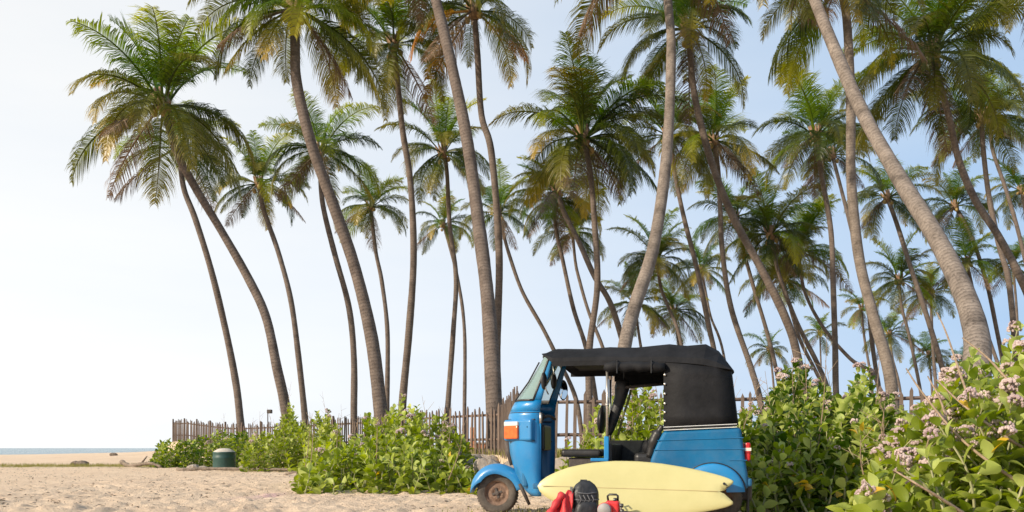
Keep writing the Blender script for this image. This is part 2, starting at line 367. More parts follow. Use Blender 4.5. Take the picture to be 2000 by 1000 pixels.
#@@PALMS
# ------------------------------------------------------------------ palms
rng = random.Random(11)
def frond_mesh(age, mt, seed, sparse=0.0):
    """one feathered coconut leaf in the XZ plane, growing from the origin towards +X; age 0 = upright, 1 = hanging"""
    r = random.Random(seed); L = 3.9 * r.uniform(0.92, 1.06)
    e0 = R(84 - 128 * age + r.uniform(-5, 5)); bend = R(38 + 66 * math.sin(math.pi * min(1, age * 1.0)) + r.uniform(-10, 12))
    if age > 0.85: bend *= 0.55
    nseg = 16; pts = [Vector((0, 0, 0))]; tang = []
    side = r.uniform(-0.25, 0.25)
    for i in range(nseg):
        s = (i + 0.5) / nseg; a = max(e0 - bend * s ** 1.35, R(-86))
        d = Vector((math.cos(a), side * s * math.cos(a), math.sin(a))).normalized()
        tang.append(d); pts.append(pts[-1] + d * (L / nseg))
    mb = MB(); al = []
    mb.tube(pts, [0.045 * (1 - 0.85 * i / nseg) + 0.004 for i in range(nseg + 1)], 4, False); al += [i / nseg for i in range(nseg + 1) for _ in range(4)]
    npair = 122
    ph = [r.uniform(0, 6.28) for _ in range(4)]
    for k in range(npair):
        s = 0.17 + 0.83 * (k + 0.5) / npair
        f = s * nseg; i = min(int(f), nseg - 1); base = pts[i].lerp(pts[i + 1], f - i); d = tang[i].lerp(tang[min(max(i + (1 if f - i > .5 else -1), 0), nseg - 1)], abs(f - i - .5)).normalized()
        ln = 1.14 * (0.45 + 0.55 * math.sin(math.pi * min(1, (s - 0.1) * 1.25)) ** 0.7) * (1 if s < 0.8 else 1 - (s - 0.8) * 2.4)
        for sg in (-1, 1):
            if r.random() < 0.05 + sparse: continue
            sd = d.cross(Vector((0, 0, 1)))
            sd = (sd.normalized() if sd.length > 0.05 else Vector((0, -1, 0))) * sg
            upn = sd.cross(d) * sg; upn = upn if upn.z > 0 else -upn
            l = ln * r.uniform(0.78, 1.08) * (1 + .10 * math.sin(k * .4 + ph[2]))
            hang = 0.30 + 0.95 * age + 0.22 * math.sin(k * .23 + ph[0]) + 0.12 * math.sin(k * .61 + ph[1]) + r.uniform(-0.12, 0.25)
            dir0 = (sd * 0.95 + d * 0.62 + upn * (0.40 - 0.35 * age) + Vector((r.uniform(-.05, .05), r.uniform(-.05, .05), r.uniform(-.06, .06)))).normalized()
            g1 = (dir0 + Vector((0, 0, -0.75 * hang))).normalized(); g2 = (dir0 * 0.8 + Vector((0, 0, -1.7 * hang))).normalized()
            wv = (d * 0.85 + upn * r.uniform(-0.35, 0.35)).normalized(); wd = 0.0145 * r.uniform(0.8, 1.25)
            p0 = base; p1 = p0 + dir0 * l * 0.3; p2 = p1 + g1 * l * 0.35; p3 = p2 + g2 * l * 0.35
            mb.add([p0 - wv * wd * .6, p0 + wv * wd * .6, p1 + wv * wd, p1 - wv * wd, p2 + wv * wd * .85, p2 - wv * wd * .85, p3], [(0, 1, 2, 3), (3, 2, 4, 5), (5, 4, 6)])
            al += [s, s, s, s, min(1, s + .15), min(1, s + .15), min(1, s + .3)]
    me = bpy.data.meshes.new('frond'); me.from_pydata(mb.v, [], mb.f); me.materials.append(mt)
    a = me.attributes.new('along', 'FLOAT', 'POINT'); a.data.foreach_set('value', al)
    me.update(); return me
AGES = [0.0, 0.08, 0.17, 0.27, 0.37, 0.47, 0.57, 0.67, 0.77, 0.88, 0.98]
FR = {}
for i, a in enumerate(AGES):
    for k in range(3):
        base = M['frondy'] if a < 0.2 else M['frond']
        FR[(i, 'g', k)] = frond_mesh(a, base, 100 + i * 7 + k)
    if a > 0.15: FR[(i, 'y', 0)] = frond_mesh(a, M['frondo'], 300 + i); FR[(i, 'y', 1)] = frond_mesh(a, M['frondy'], 330 + i)
    if a > 0.6:
        FR[(i, 'd', 0)] = frond_mesh(a, M['frondd'], 400 + i, 0.25); FR[(i, 'r', 0)] = frond_mesh(a, M['frondr'], 430 + i, 0.1)
nutm = MB().blob((0, 0, 0), (0.12, 0.12, 0.15), 8, 6).mesh('coconut', M['coconut'], True)
heart = MB()
for k in range(9):
    a = k * 2.4; heart.tube([(0.05 * math.cos(a), 0.05 * math.sin(a), -0.25), (0.16 * math.cos(a), 0.16 * math.sin(a), 0.05), (0.26 * math.cos(a), 0.26 * math.sin(a), 0.42)], [0.10, 0.085, 0.03], 5)
heartm = heart.mesh('crown_heart', M['fibre'], True)

def palm(label, crown, r_px, trunk, wpx, seed, n=24, D=None, yellow=0.22, dead=2, rust=0, nuts=5, pale=False, fscale=1.0, wind=0.0, lean=0.0, flare=0.15, fl_len=2.0):
    r = random.Random(seed); D = D or 3.05 * F / r_px
    sc = r_px * D / F / 3.05 * fscale * 0.98
    seq = [crown] + list(trunk); ylo, yhi = seq[-1][1], seq[0][1]
    DD = [D * (1 + lean * (ylo - y) / max(1, ylo - yhi)) for _, y in seq]; sc *= 1 + lean
    top = P(*crown, DD[0]); pts = [P(x, y, d_) for (x, y), d_ in zip(trunk, DD[1:])]      # trunk listed top -> bottom
    last = pts[-1]; dirn = (pts[-1] - pts[-2]).normalized() if len(pts) > 1 else (pts[-1] - top).normalized()
    gz = ground_z(last.x, last.y) - 0.15
    if last.z > gz:
        dz = last.z - gz; kx = max(-0.25, min(0.25, dirn.x / max(0.2, -dirn.z)))
        pts.append(Vector((last.x + kx * dz * 0.6, last.y, gz)))
    pts = [top] + pts
    for i, p in enumerate(pts[:-1]): p.y += 0.25 * math.sin(i * 1.3 + seed)
    pts.reverse(); base = pts[0].copy(); base.z = ground_z(base.x, base.y)
    root = empty('palm_tree', base); tag(root, label, 'palm tree', 'coconut palms along the beach')
    # trunk
    cr = crom(pts, 8); Ls = [0]
    for i in range(1, len(cr)): Ls.append(Ls[-1] + (cr[i] - cr[i - 1]).length)
    H = Ls[-1]; rad0 = wpx * D / F / 2 * .93; step = 0.11 if D < 24 else 0.18
    m_ = int(H / step); path = []; rr = []; al = []
    for i in range(m_ + 1):
        l = H * i / m_; j = min(np.searchsorted(Ls, l, 'right') - 1, len(Ls) - 2); f = (l - Ls[j]) / max(1e-6, Ls[j + 1] - Ls[j])
        path.append(cr[j].lerp(cr[j + 1], f) - base)
        s = l / H; q = rad0 * (1.12 - 0.34 * s) * (1 + r.uniform(-.015, .015) + .03 * math.sin(l * 1.7 + seed)) + rad0 * 0.45 * math.exp(-l / 0.5) + rad0 * flare * math.exp(-l / fl_len)
        rr.append(q); al.append(l)
    ns = 18 if D < 24 else 9
    mb = MB().tube(path, rr, ns, False)
    for i_, v in enumerate(mb.v):
        if D < 24:
            k = 1 + 0.012 * math.sin((i_ % ns) * 2.1 + (i_ // ns) * 0.31) + 0.008 * math.sin((i_ % ns) * 5.3 - (i_ // ns) * 0.17) ; c = path[i_ // ns]; mb.v[i_] = tuple(c + (Vector(v) - c) * k)
    me = bpy.data.meshes.new('trunk'); me.from_pydata(mb.v, [], mb.f); me.materials.append(M['bark_pale'] if pale else M['bark'])
    a = me.attributes.new('along', 'FLOAT', 'POINT'); a.data.foreach_set('value', [q for q in al for _ in range(ns)])
    me.polygons.foreach_set('use_smooth', [True] * len(me.polygons)); me.update()
    link('trunk', me, root)
    tl = top - base
    ld = (path[-1] - path[-3]).normalized()
    hq = ld.to_track_quat('Z', 'Y').to_euler()
    link('crown_heart', heartm, root, tl, hq, sc * 1.15)
    n = int(n * 0.96); yellow *= 0.62; dead = min(dead, 2)
    for i in range(n):
        age = ((i + 0.5) / n) ** 1.05; age = min(0.98, max(0, age + r.uniform(-0.05, 0.05)))
        bi = min(range(len(AGES)), key=lambda q: abs(AGES[q] - age))
        az = i * 2.39996 + r.uniform(-0.5, 0.5) + seed
        c = r.random(); kind, kk = 'g', r.randrange(3)
        if AGES[bi] > 0.15 and c < yellow + 0.12 * age: kind, kk = 'y', (0 if r.random() < 0.35 + 0.4 * age else 1)
        if rust and AGES[bi] > 0.6 and i >= n - rust - 2 and i < n - 1: kind, kk = 'r', 0
        elif dead and AGES[bi] > 0.6 and i >= n - dead: kind, kk = 'd', 0
        if wind: az = az + wind * math.sin(az)       # crowd the leaves to one side
        tilt = Euler((r.uniform(-0.22, 0.22), r.uniform(-0.16, 0.14), 0))
        rot = (Euler((0, 0, az)).to_matrix() @ tilt.to_matrix()).to_euler()
        q = sc * r.uniform(0.76, 1.10) * (0.90 if 0.25 < age < 0.6 else 1.0)
        link('frond', FR[(bi, kind, kk)], root, tl + Vector((math.cos(az), math.sin(az), 0)) * 0.12 * sc, rot, q)
    for i in range(nuts):
        a = i * 2.1 + seed; link('coconut', nutm, root, tl + Vector((math.cos(a) * 0.3, math.sin(a) * 0.3, -0.22 - 0.1 * (i % 3))) * sc, (r.uniform(-.5, .5), r.uniform(-.5, .5), 0), sc)
    return root

PALMS = [
 dict(label='leftmost leaning palm, thick grey trunk curving left, biggest bright crown over the open beach', crown=(318, 205), r_px=186, trunk=[(350, 300), (385, 370), (430, 450), (480, 540), (520, 620), (545, 720), (560, 800)], wpx=19, seed=3, n=30, nuts=6, dead=2),
 dict(label='thinner palm hidden behind the leftmost big crown, trunk left of all others at fence', crown=(346, 285), r_px=130, trunk=[(358, 365), (385, 430), (415, 530), (440, 650), (458, 750), (470, 825)], wpx=14, seed=8, n=16, dead=3),
 dict(label='small slender palm with kinked trunk, standing right of the leftmost leaning pair', crown=(508, 362), r_px=98, trunk=[(512, 400), (522, 435), (545, 500), (570, 590), (585, 700), (595, 815)], wpx=12, seed=5, n=22, nuts=8),
 dict(label='mid height palm whose crown is crossed by the long leaning trunk left of centre', crown=(624, 292), r_px=118, trunk=[(628, 370), (636, 420), (655, 500), (680, 600), (690, 700), (692, 810)], wpx=13, seed=21, n=24),
 dict(label='tall palm leaning left, big dark crown cut by the top edge left of centre', crown=(572, 12), r_px=190, trunk=[(575, 90), (583, 170), (612, 290), (650, 400), (690, 520), (725, 660), (745, 800)], wpx=26, seed=14, n=30, yellow=0.34, dead=3, D=27),
 dict(label='short slim palm with small drooping crown tucked beside the thick leaning trunk', crown=(724, 405), r_px=84, trunk=[(733, 490), (745, 550), (757, 650), (757, 790)], wpx=10, seed=31, n=22),
 dict(label='tall straight slim palm with dark drooping crown left of the thick central trunk', crown=(770, 92), r_px=140, trunk=[(774, 130), (785, 250), (800, 350), (808, 500), (800, 650), (787, 780)], wpx=15, seed=17, n=24, yellow=0.2, dead=1),
 dict(label='slim straight palm with spiky crown touching the left side of the thick central trunk', crown=(866, 302), r_px=112, trunk=[(873, 335), (878, 440), (890, 540), (885, 650), (875, 800)], wpx=11, seed=42, n=24, dead=1),
 dict(label='small low palm with wiry trunk crossing behind the slim straight palm, left of centre', crown=(866, 440), r_px=66, trunk=[(875, 470), (895, 550), (907, 650), (907, 810)], wpx=8, seed=23, n=20),
 dict(label='thick dark trunk left of the blue vehicle, its crown above the picture', crown=(800, -190), r_px=235, trunk=[(848, -10), (880, 120), (910, 260), (930, 400), (950, 560), (960, 680), (965, 790)], wpx=30, seed=9, n=26, D=22.5, lean=.25, yellow=0.4, dead=3),
 dict(label='tall palm with rust red hanging leaves, trunk running close right of the thick central one', crown=(926, 26), r_px=150, trunk=[(932, 100), (940, 220), (960, 300), (975, 500), (970, 680), (972, 790)], wpx=16, seed=12, n=26, yellow=0.5, rust=2, dead=2),
 dict(label='slender palm leaning far left, base hidden behind the front of the blue vehicle', crown=(974, 415), r_px=82, trunk=[(983, 455), (995, 500), (1020, 570), (1060, 640), (1090, 700), (1125, 780)], wpx=9, seed=33, n=20),
 dict(label='palm with big windblown bushy crown right of centre above the vehicle roof', crown=(1140, 268), r_px=168, trunk=[(1152, 330), (1160, 440), (1166, 560), (1152, 680), (1152, 790)], wpx=14, seed=27, n=34, yellow=0.32, wind=-0.25, dead=2),
 dict(label='yellow crowned palm below the windblown crown, trunk slanting to the vehicle roof', crown=(1080, 392), r_px=96, trunk=[(1086, 450), (1098, 500), (1120, 600), (1143, 675), (1160, 760)], wpx=10, seed=36, n=20, yellow=0.5),
 dict(label='small palm with dead brown skirt half hidden behind the yellow crowned palm', crown=(1118, 455), r_px=84, trunk=[(1124, 510), (1132, 545), (1150, 610), (1180, 690), (1200, 780)], wpx=8, seed=37, n=20, dead=4),
 dict(label='slanting palm whose trunk crosses two others just above the vehicle roof', crown=(1088, 372), r_px=100, trunk=[(1102, 412), (1130, 470), (1160, 540), (1190, 590), (1212, 650), (1235, 740)], wpx=13, seed=38, n=18),
 dict(label='thick pale trunk rising out of the vehicle roof and bending right, crown above the picture', crown=(1290, -160), r_px=240, trunk=[(1308, 0), (1312, 100), (1300, 300), (1275, 480), (1240, 600), (1220, 690)], wpx=27, seed=19, n=24, D=20, lean=.3, yellow=0.4, pale=True),
 dict(label='tall palm with wide dark star shaped crown, just right of thick pale roof trunk', crown=(1342, 62), r_px=160, trunk=[(1345, 100), (1358, 190), (1392, 310), (1432, 420), (1480, 520), (1530, 620), (1560, 700)], wpx=17, seed=29, n=28, yellow=0.3, dead=3),
 dict(label='yellowish palm behind the thick pale trunk, slim trunk falling to the vehicle roof', crown=(1308, 262), r_px=118, trunk=[(1322, 350), (1336, 430), (1360, 530), (1385, 640), (1400, 700)], wpx=11, seed=45, n=22, yellow=0.42),
 dict(label='palm with wide drooping crown under the star shaped one, trunk behind vehicle rear', crown=(1396, 272), r_px=122, trunk=[(1402, 330), (1404, 400), (1410, 490), (1430, 600), (1470, 720), (1485, 790)], wpx=12, seed=46, n=26),
 dict(label='palm with yellow drooping crown, low between trunks over the bush behind the vehicle', crown=(1436, 425), r_px=100, trunk=[(1446, 475), (1470, 560), (1500, 650), (1522, 740)], wpx=9, seed=47, n=22, yellow=0.45),
 dict(label='dense bushy palm with golden leaves at the left of the dark mid distance clump', crown=(1503, 460), r_px=108, trunk=[(1520, 540), (1558, 630), (1600, 710), (1620, 770)], wpx=10, seed=48, n=28, yellow=0.36),
 dict(label='dark crowned palm at the right of the mid distance clump on a strongly slanted trunk', crown=(1556, 492), r_px=100, trunk=[(1572, 570), (1612, 640), (1662, 700), (1710, 745)], wpx=8, seed=49, n=28, yellow=0.1),
 dict(label='low palm at the foot of the mid distance clump, its trunk close beside another', crown=(1530, 545), r_px=82, trunk=[(1545, 600), (1565, 665), (1592, 725), (1612, 775)], wpx=8, seed=50, n=20, yellow=0.15),
 dict(label='palm with pale fluffy crown left of the huge leaning trunk, wavy straight trunk', crown=(1596, 262), r_px=124, trunk=[(1606, 330), (1622, 450), (1624, 570), (1630, 680), (1636, 765)], wpx=12, seed=51, n=28),
 dict(label='slim palm hidden behind the fluffy crown, trunk slanting right beside the pale thick one', crown=(1628, 300), r_px=96, trunk=[(1637, 345), (1660, 450), (1690, 580), (1708, 690), (1720, 760)], wpx=9, seed=52, n=18),
 dict(label='thick pale trunk crossing behind the huge leaning one, crown cut by the top edge', crown=(1642, -30), r_px=178, trunk=[(1648, 40), (1656, 200), (1665, 350), (1685, 500), (1708, 620), (1732, 740)], wpx=22, seed=53, n=28, D=24, yellow=0.4, pale=True, dead=3),
 dict(label='huge nearest leaning trunk with pale rough bark, rising out of the flowering bush at right', crown=(1475, -270), r_px=500, trunk=[(1530, -135), (1592, 0), (1682, 180), (1755, 330), (1822, 480), (1880, 620), (1912, 740)], wpx=44, flare=.75, fl_len=1.3, seed=54, n=22, D=9.8, pale=True, fscale=0.6, lean=0.95, dead=3, yellow=.5),
 dict(label='tall palm with huge dark crown and dead brown skirt at upper right', crown=(1812, 112), r_px=188, trunk=[(1850, 225), (1880, 310), (1912, 390), (1950, 470), (2000, 580), (2030, 660)], wpx=16, seed=55, n=34, dead=4, yellow=0.34),
 dict(label='palm with open crown near the right edge under the huge dark crown', crown=(1914, 232), r_px=118, trunk=[(1924, 290), (1936, 380), (1950, 480), (1966, 560), (1985, 740)], wpx=12, seed=56, n=24),
 dict(label='slim palm beside the open crowned one, trunk leaving the picture at the right edge', crown=(1938, 225), r_px=96, trunk=[(1942, 285), (1965, 370), (1986, 460), (2010, 560), (2030, 660)], wpx=9, seed=57, n=16),
 dict(label='small palm with yellow crown seen just left of the huge leaning trunk', crown=(1736, 384), r_px=88, trunk=[(1754, 440), (1775, 520), (1808, 620), (1842, 720), (1855, 780)], wpx=11, seed=58, n=22, yellow=0.4),
 dict(label='small pale green palm right of the huge leaning trunk at mid height', crown=(1868, 402), r_px=82, trunk=[(1898, 470), (1925, 560), (1946, 640), (1965, 720)], wpx=9, seed=59, n=22),
 dict(label='distant dark palm with symmetric fan crown left of the huge trunk, low in the grove', crown=(1755, 548), r_px=82, trunk=[(1758, 600), (1776, 660), (1800, 760)], wpx=7, seed=60, n=22, yellow=0.1),
 dict(label='distant dark palm peeping out right behind the huge trunk, beside the fan crown', crown=(1815, 575), r_px=66, trunk=[(1818, 620), (1824, 680), (1830, 750)], wpx=7, seed=61, n=20, yellow=0.1),
 dict(label='distant palm with golden drooping crown right of the base of the huge trunk', crown=(1886, 515), r_px=84, trunk=[(1908, 590), (1935, 660), (1960, 750)], wpx=8, seed=62, n=20, yellow=0.5),
 dict(label='distant palm with round crown right behind the thick pale trunk above the roof', crown=(1283, 508), r_px=90, trunk=[(1292, 560), (1306, 600), (1330, 675)], wpx=8, seed=63, n=26),
 dict(label='low distant palm left of the thick pale trunk, just above the vehicle roof', crown=(1240, 592), r_px=76, trunk=[(1248, 650), (1256, 720)], wpx=7, seed=64, n=22),
 dict(label='low distant palm over the rear of the vehicle roof, wide crown', crown=(1318, 606), r_px=72, trunk=[(1322, 650), (1330, 730)], wpx=7, seed=65, n=22),
 dict(label='distant palm with small fresh crown between two trunks over the rear roof corner', crown=(1370, 528), r_px=68, trunk=[(1377, 570), (1388, 620), (1414, 690)], wpx=6, seed=66, n=22),
 dict(label='tiny far palm standing low behind the rear canvas corner', crown=(1501, 684), r_px=46, trunk=[(1508, 730)], wpx=5, seed=67, n=18),
 dict(label='tiny far palm with yellow crown between slanting trunks over the bush', crown=(1600, 652), r_px=44, trunk=[(1604, 720)], wpx=4, seed=68, n=18, yellow=0.5),
 dict(label='far palm with yellow leaves just left of the thick pale trunk low down', crown=(1682, 602), r_px=54, trunk=[(1690, 660), (1702, 740)], wpx=6, seed=69, n=18, yellow=0.6),
 dict(label='far palm with hanging leaves right of the thick pale trunk low down', crown=(1738, 652), r_px=58, trunk=[(1745, 700), (1757, 760)], wpx=6, seed=70, n=18),
 dict(label='far fresh palm low before the sky left of the base of the huge trunk', crown=(1816, 692), r_px=50, trunk=[(1820, 760)], wpx=5, seed=71, n=20),
 dict(label='distant palm with crown cut by the right edge at mid height', crown=(1996, 372), r_px=70, trunk=[(2005, 450), (2020, 560), (2030, 700)], wpx=8, seed=72, n=22),
 dict(label='palm with big dark crown cut by the top right corner', crown=(2000, -45), r_px=175, trunk=[(2020, 60), (2060, 250), (2110, 450), (2150, 650)], wpx=18, seed=73, n=28, yellow=0.3, dead=3),
 dict(label='far palm with dull round crown right of the base of the huge trunk', crown=(1975, 520), r_px=62, trunk=[(1985, 600), (1992, 700)], wpx=6, seed=74, n=20),
 dict(label='far low palm behind the rail at the foot of the huge trunk', crown=(1876, 712), r_px=44, trunk=[(1880, 770)], wpx=5, seed=75, n=18),
]
for kw in PALMS: palm(**kw)
#@@FENCE
# ------------------------------------------------------------------ fences
def picket_mesh(h, wd, seed):
    r = random.Random(seed); t_ = 0.028; mb = MB()
    a = wd / 2; lean = r.uniform(-0.01, 0.01)
    prof = [(-a, 0), (a, 0), (a * .95, h * .5), (a * 0.95, h - wd * 1.1), (0 + lean, h), (-a * .9, h - wd * 1.15), (-a * 1.03, h * .55)]
    n = len(prof); mb.add([(x, -t_ / 2, z) for x, z in prof] + [(x, t_ / 2, z) for x, z in prof],
        [tuple(range(n))[::-1], tuple(range(n, 2 * n))] + [(i, (i + 1) % n, (i + 1) % n + n, i + n) for i in range(n)])
    return mb.mesh('picket', M['fence'])
def fence(label, a, b, step, h, wd, rails, postevery, seed, zoff=0.0):
    r = random.Random(seed); a = Vector(a); b = Vector(b); L = (b - a).length; n = int(L / step); d = (b - a) / L; ang = math.atan2(d.y, d.x)
    z0 = ground_z(*a) ; root = empty('picket_fence', (a.x, a.y, z0)); tag(root, label, 'fence', 'weathered picket fence runs')
    var = [picket_mesh(h * q, wd * r.uniform(.85, 1.15), seed + i) for i, q in enumerate((0.94, 1.0, 1.03, 0.98, 1.06, 0.9))]
    for i in range(n + 1):
        p = a + d * (i * step + r.uniform(-.02, .02)); z = ground_z(*p)
        if r.random() < 0.03: continue
        if postevery and i % postevery == 0:
            link('post', picket_mesh(h * 1.12, wd * 1.5, seed + 50 + i), root, (p.x - a.x, p.y - a.y, z - z0 - 0.1), (0, 0, ang), (1, 2.6, 1))
        else:
            link('picket', var[r.randrange(6)], root, (p.x - a.x, p.y - a.y, z - z0 - 0.06), (r.uniform(-.02, .02), r.uniform(-.035, .035), ang))
    nrm = Vector((-d.y, d.x))
    for q in rails:
        pts = []
        for i in range(0, 13):
            p = a + d * L * i / 12 + nrm * 0.045; pts.append((p.x - a.x, p.y - a.y, ground_z(*p) - z0 + h * q + r.uniform(-.02, .02)))
        MB().tube(pts, 0.032, 5).build('rail', M['rail'], root)
fence('long run of grey brown pickets receding left to the beach behind the bushes', FA, FB, 0.185, 1.22, 0.062, (0.3, 0.8), 14, 500)
fence('short dense run of pickets turning towards the camera just left of the vehicle', FB, FC, 0.20, 1.28, 0.07, (0.3, 0.8), 0, 520)
fence('picket run seen through the vehicle and behind the flowering bush at right', FC, FD, 0.165, 1.14, 0.055, (0.35, 0.86), 9, 540)
#@@BUSH
# ------------------------------------------------------------------ bushes
def leaf_mesh(mt, seed, name='leaf'):
    r = random.Random(seed); rows = []; n = 6; cup = r.uniform(0.10, 0.30); curl = r.uniform(-0.15, 0.45)
    for i in range(n + 1):
        s = i / n; wd = 0.30 * (math.sin(math.pi * min(1, s * 0.94 + 0.06)) ** 0.75) * (1.0 if s < 0.5 else 1.12)
        if i == 0: wd = 0.06
        if i == n: wd = 0.015
        z = 0.12 * math.sin(s * math.pi * 0.8) - curl * s * s * 0.6
        rows.append([(s, -wd, z + cup * wd), (s, -wd * .5, z + cup * wd * .2), (s, 0, z - 0.012), (s, wd * .5, z + cup * wd * .2), (s, wd, z + cup * wd)])
    mb = MB().grid(rows); me = mb.mesh(name, mt, True); return me
LV = [leaf_mesh(M['leaf'], i) for i in range(4)]; LVP = [leaf_mesh(M['leafp'], 10 + i) for i in range(2)]; LVY = [leaf_mesh(M['leafy'], 20)]
def flower_mesh(seed):
    r = random.Random(seed); mb = MB()
    for i in range(34):
        z = r.uniform(-0.25, 1); a = r.uniform(0, 6.283); q = math.sqrt(1 - z * z); c = Vector((q * math.cos(a), q * math.sin(a), z * 0.8)) * 0.048
        s = r.uniform(0.009, 0.014)
        mb.blob(c, (s, s, s * 1.1), 5, 3, 0.25, r)
    return mb.mesh('flower_cluster', M['petal'])
FM = [flower_mesh(i) for i in range(3)]
TV = [(np.array([v.co[:] for v in m_.vertices]), [tuple(p.vertices) for p in m_.polygons]) for m_ in LV]

MD = {}
def bush(label, env, D0, D1, nst, size, seed, flowers=0.3, pale=0.2, yellow=0.004, parts=280, dry=0, minh=0.3, cat='bush', name='milkweed_bush', low=0.08, step=0.10, mound=0.45):
    """env: silhouette (px, top py) measured at the middle depth; stems rise from the ground to that outline"""
    r = random.Random(seed); Dm = (D0 + D1) / 2
    ex = [e[0] for e in env]; ey = [e[1] for e in env]
    cx = P((ex[0] + ex[-1]) / 2, 0, Dm); base = Vector((cx.x, cx.y, ground_z(cx.x, cx.y)))
    root = empty(name, base); tag(root, label, cat, 'milkweed bushes')
    stems = MB(); leaves = []; fl = []
    for i in range(nst):
        D = r.uniform(D0, D1); px = ex[0] + (ex[-1] - ex[0]) * ((i + r.random()) / nst)
        py = np.interp(px, ex, ey); xw = (px - 1000) / F * D
        full = CZ - (py - HY) / F * Dm; gz = ground_z(xw, D)
        hgt = (full - gz) * (1 if r.random() < 0.22 else r.uniform(minh, 0.97)) * (mound + (1 - mound) * min(1, 1.6 * (D - D0) / (D1 - D0)))
        if hgt < 0.15: hgt = 0.15
        tip = Vector((xw, D, gz + hgt)); lean = min(0.6, 0.5 * hgt)
        b0 = Vector((xw + r.uniform(-lean, lean), D + r.uniform(-0.3, lean), gz - 0.05)); 
        mid = b0.lerp(tip, 0.5) + Vector((r.uniform(-.1, .1), r.uniform(-.1, .1), r.uniform(-0.02, .1)))
        pth = crom([b0, mid, tip], 6); stems.tube([p - base for p in pth], [0.013 * (1 - 0.6 * k / 12) for k in range(13)], 5, False)
        # leaf pairs
        Ls = 0; tot = sum((pth[k + 1] - pth[k]).length for k in range(12)); nxt = tot * low; ang = r.uniform(0, 6.28)
        kpal = r.random() < pale
        for k in range(12):
            seg = pth[k + 1] - pth[k]; sl_ = seg.length
            while nxt < Ls + sl_:
                p = pth[k] + seg * ((nxt - Ls) / sl_); t_ = seg.normalized(); s = nxt / tot
                o1 = t_.orthogonal().normalized(); ang += 1.57 + r.uniform(-.3, .3)
                for sg in (0, math.pi):
                    q = Matrix.Rotation(ang + sg, 3, t_) @ o1
                    rise = 0.55 + 0.9 * max(0, s - 0.55) / 0.45
                    d = (q + t_ * rise + Vector((r.uniform(-.2, .2), r.uniform(-.2, .2), r.uniform(-.25, .15)))).normalized()
                    yv = t_.cross(d); yv = yv.normalized() if yv.length > 1e-3 else Vector((0, 1, 0)); zv = d.cross(yv)
                    roll = r.uniform(-.5, .5); m3 = Matrix((d, yv, zv)).transposed() @ Matrix.Rotation(roll, 3, 'X')
                    sz = size * r.uniform(0.7, 1.15) * (1 - 0.35 * max(0, s - .8) / .2)
                    c = r.random(); kind = 2 if c < yellow else (1 if (kpal and c < .8) or c < 0.05 + (0.25 if s > .92 else 0) else 0)
                    leaves.append((p.copy(), m3, sz, kind, r.randrange(4), D - s * 0.8))
                nxt += step * r.uniform(0.7, 1.25) * (1 if s < .75 else .8) * (size / 0.15)
            Ls += sl_
        if r.random() < flowers: 
            for q in range(r.choice((1, 1, 2, 3))): fl.append(tip + Vector((r.uniform(-.05, .05), r.uniform(-.05, .05), r.uniform(-.06, .05))))
    stems.build('stem', M['stem'], root)
    leaves.sort(key=lambda l: l[5])
    for p, m3, sz, kind, v, _ in leaves[:parts]:
        me = (LV[v], LVP[v % 2], LVY[0])[kind]; o = link('leaf', me, root); o.location = p - base; o.rotation_euler = m3.to_euler(); o.scale = (sz,) * 3
    for kind, mt in ((0, M['leaf']), (1, M['leafp'])):
        vs = []; fs = []; n = 0
        for p, m3, sz, kd, v, _ in leaves[parts:]:
            if (1 if kd == 1 else 0) != kind: continue
            tv, tf = TV[v]; A = np.array(m3) * sz; q = tv @ A.T + np.array(p - base); vs.append(q); fs += [tuple(i + n for i in f) for f in tf]; n += len(q)
        if vs:
            me = bpy.data.meshes.new('leaf_mass'); me.from_pydata(np.concatenate(vs).tolist(), [], fs); me.materials.append(mt)
            me.polygons.foreach_set('use_smooth', [True] * len(fs)); me.update(); tag(link('leaf_mass', me, root), kind='stuff')
    for p in fl[:290]:
        link('flower_cluster', r.choice(FM), root, p - base, (r.uniform(-.4, .4), r.uniform(-.4, .4), r.uniform(0, 6)), r.uniform(0.55, 1.1) * min(1.25, size / 0.15))
    if dry:
        for i in range(dry):
            tw = MB()
            D = r.uniform(D0, D1); px = r.uniform(ex[0] + 20, ex[-1] - 20); py = np.interp(px, ex, ey) - r.uniform(5, 45)
            tip = P(px, py, Dm) ; tip.y = D; b0 = Vector((tip.x + r.uniform(-.35, .35), D, ground_z(tip.x, D) + 0.2))
            pp = crom([b0, b0.lerp(tip, .55) + Vector((r.uniform(-.08, .08), 0, 0)), tip], 4)
            tw.tube([p - base for p in pp], [0.009 * (1 - .75 * k / 8) for k in range(9)], 4, False)
            for k in (4, 5, 6, 7):
                e = pp[k] + Vector((r.uniform(-.2, .2), r.uniform(-.1, .1), r.uniform(.05, .22))); tw.tube([pp[k] - base, e - base], [0.004, 0.0015], 3, False)
            tw.build('dry_stalk', M['twig'], root)
    return root, base

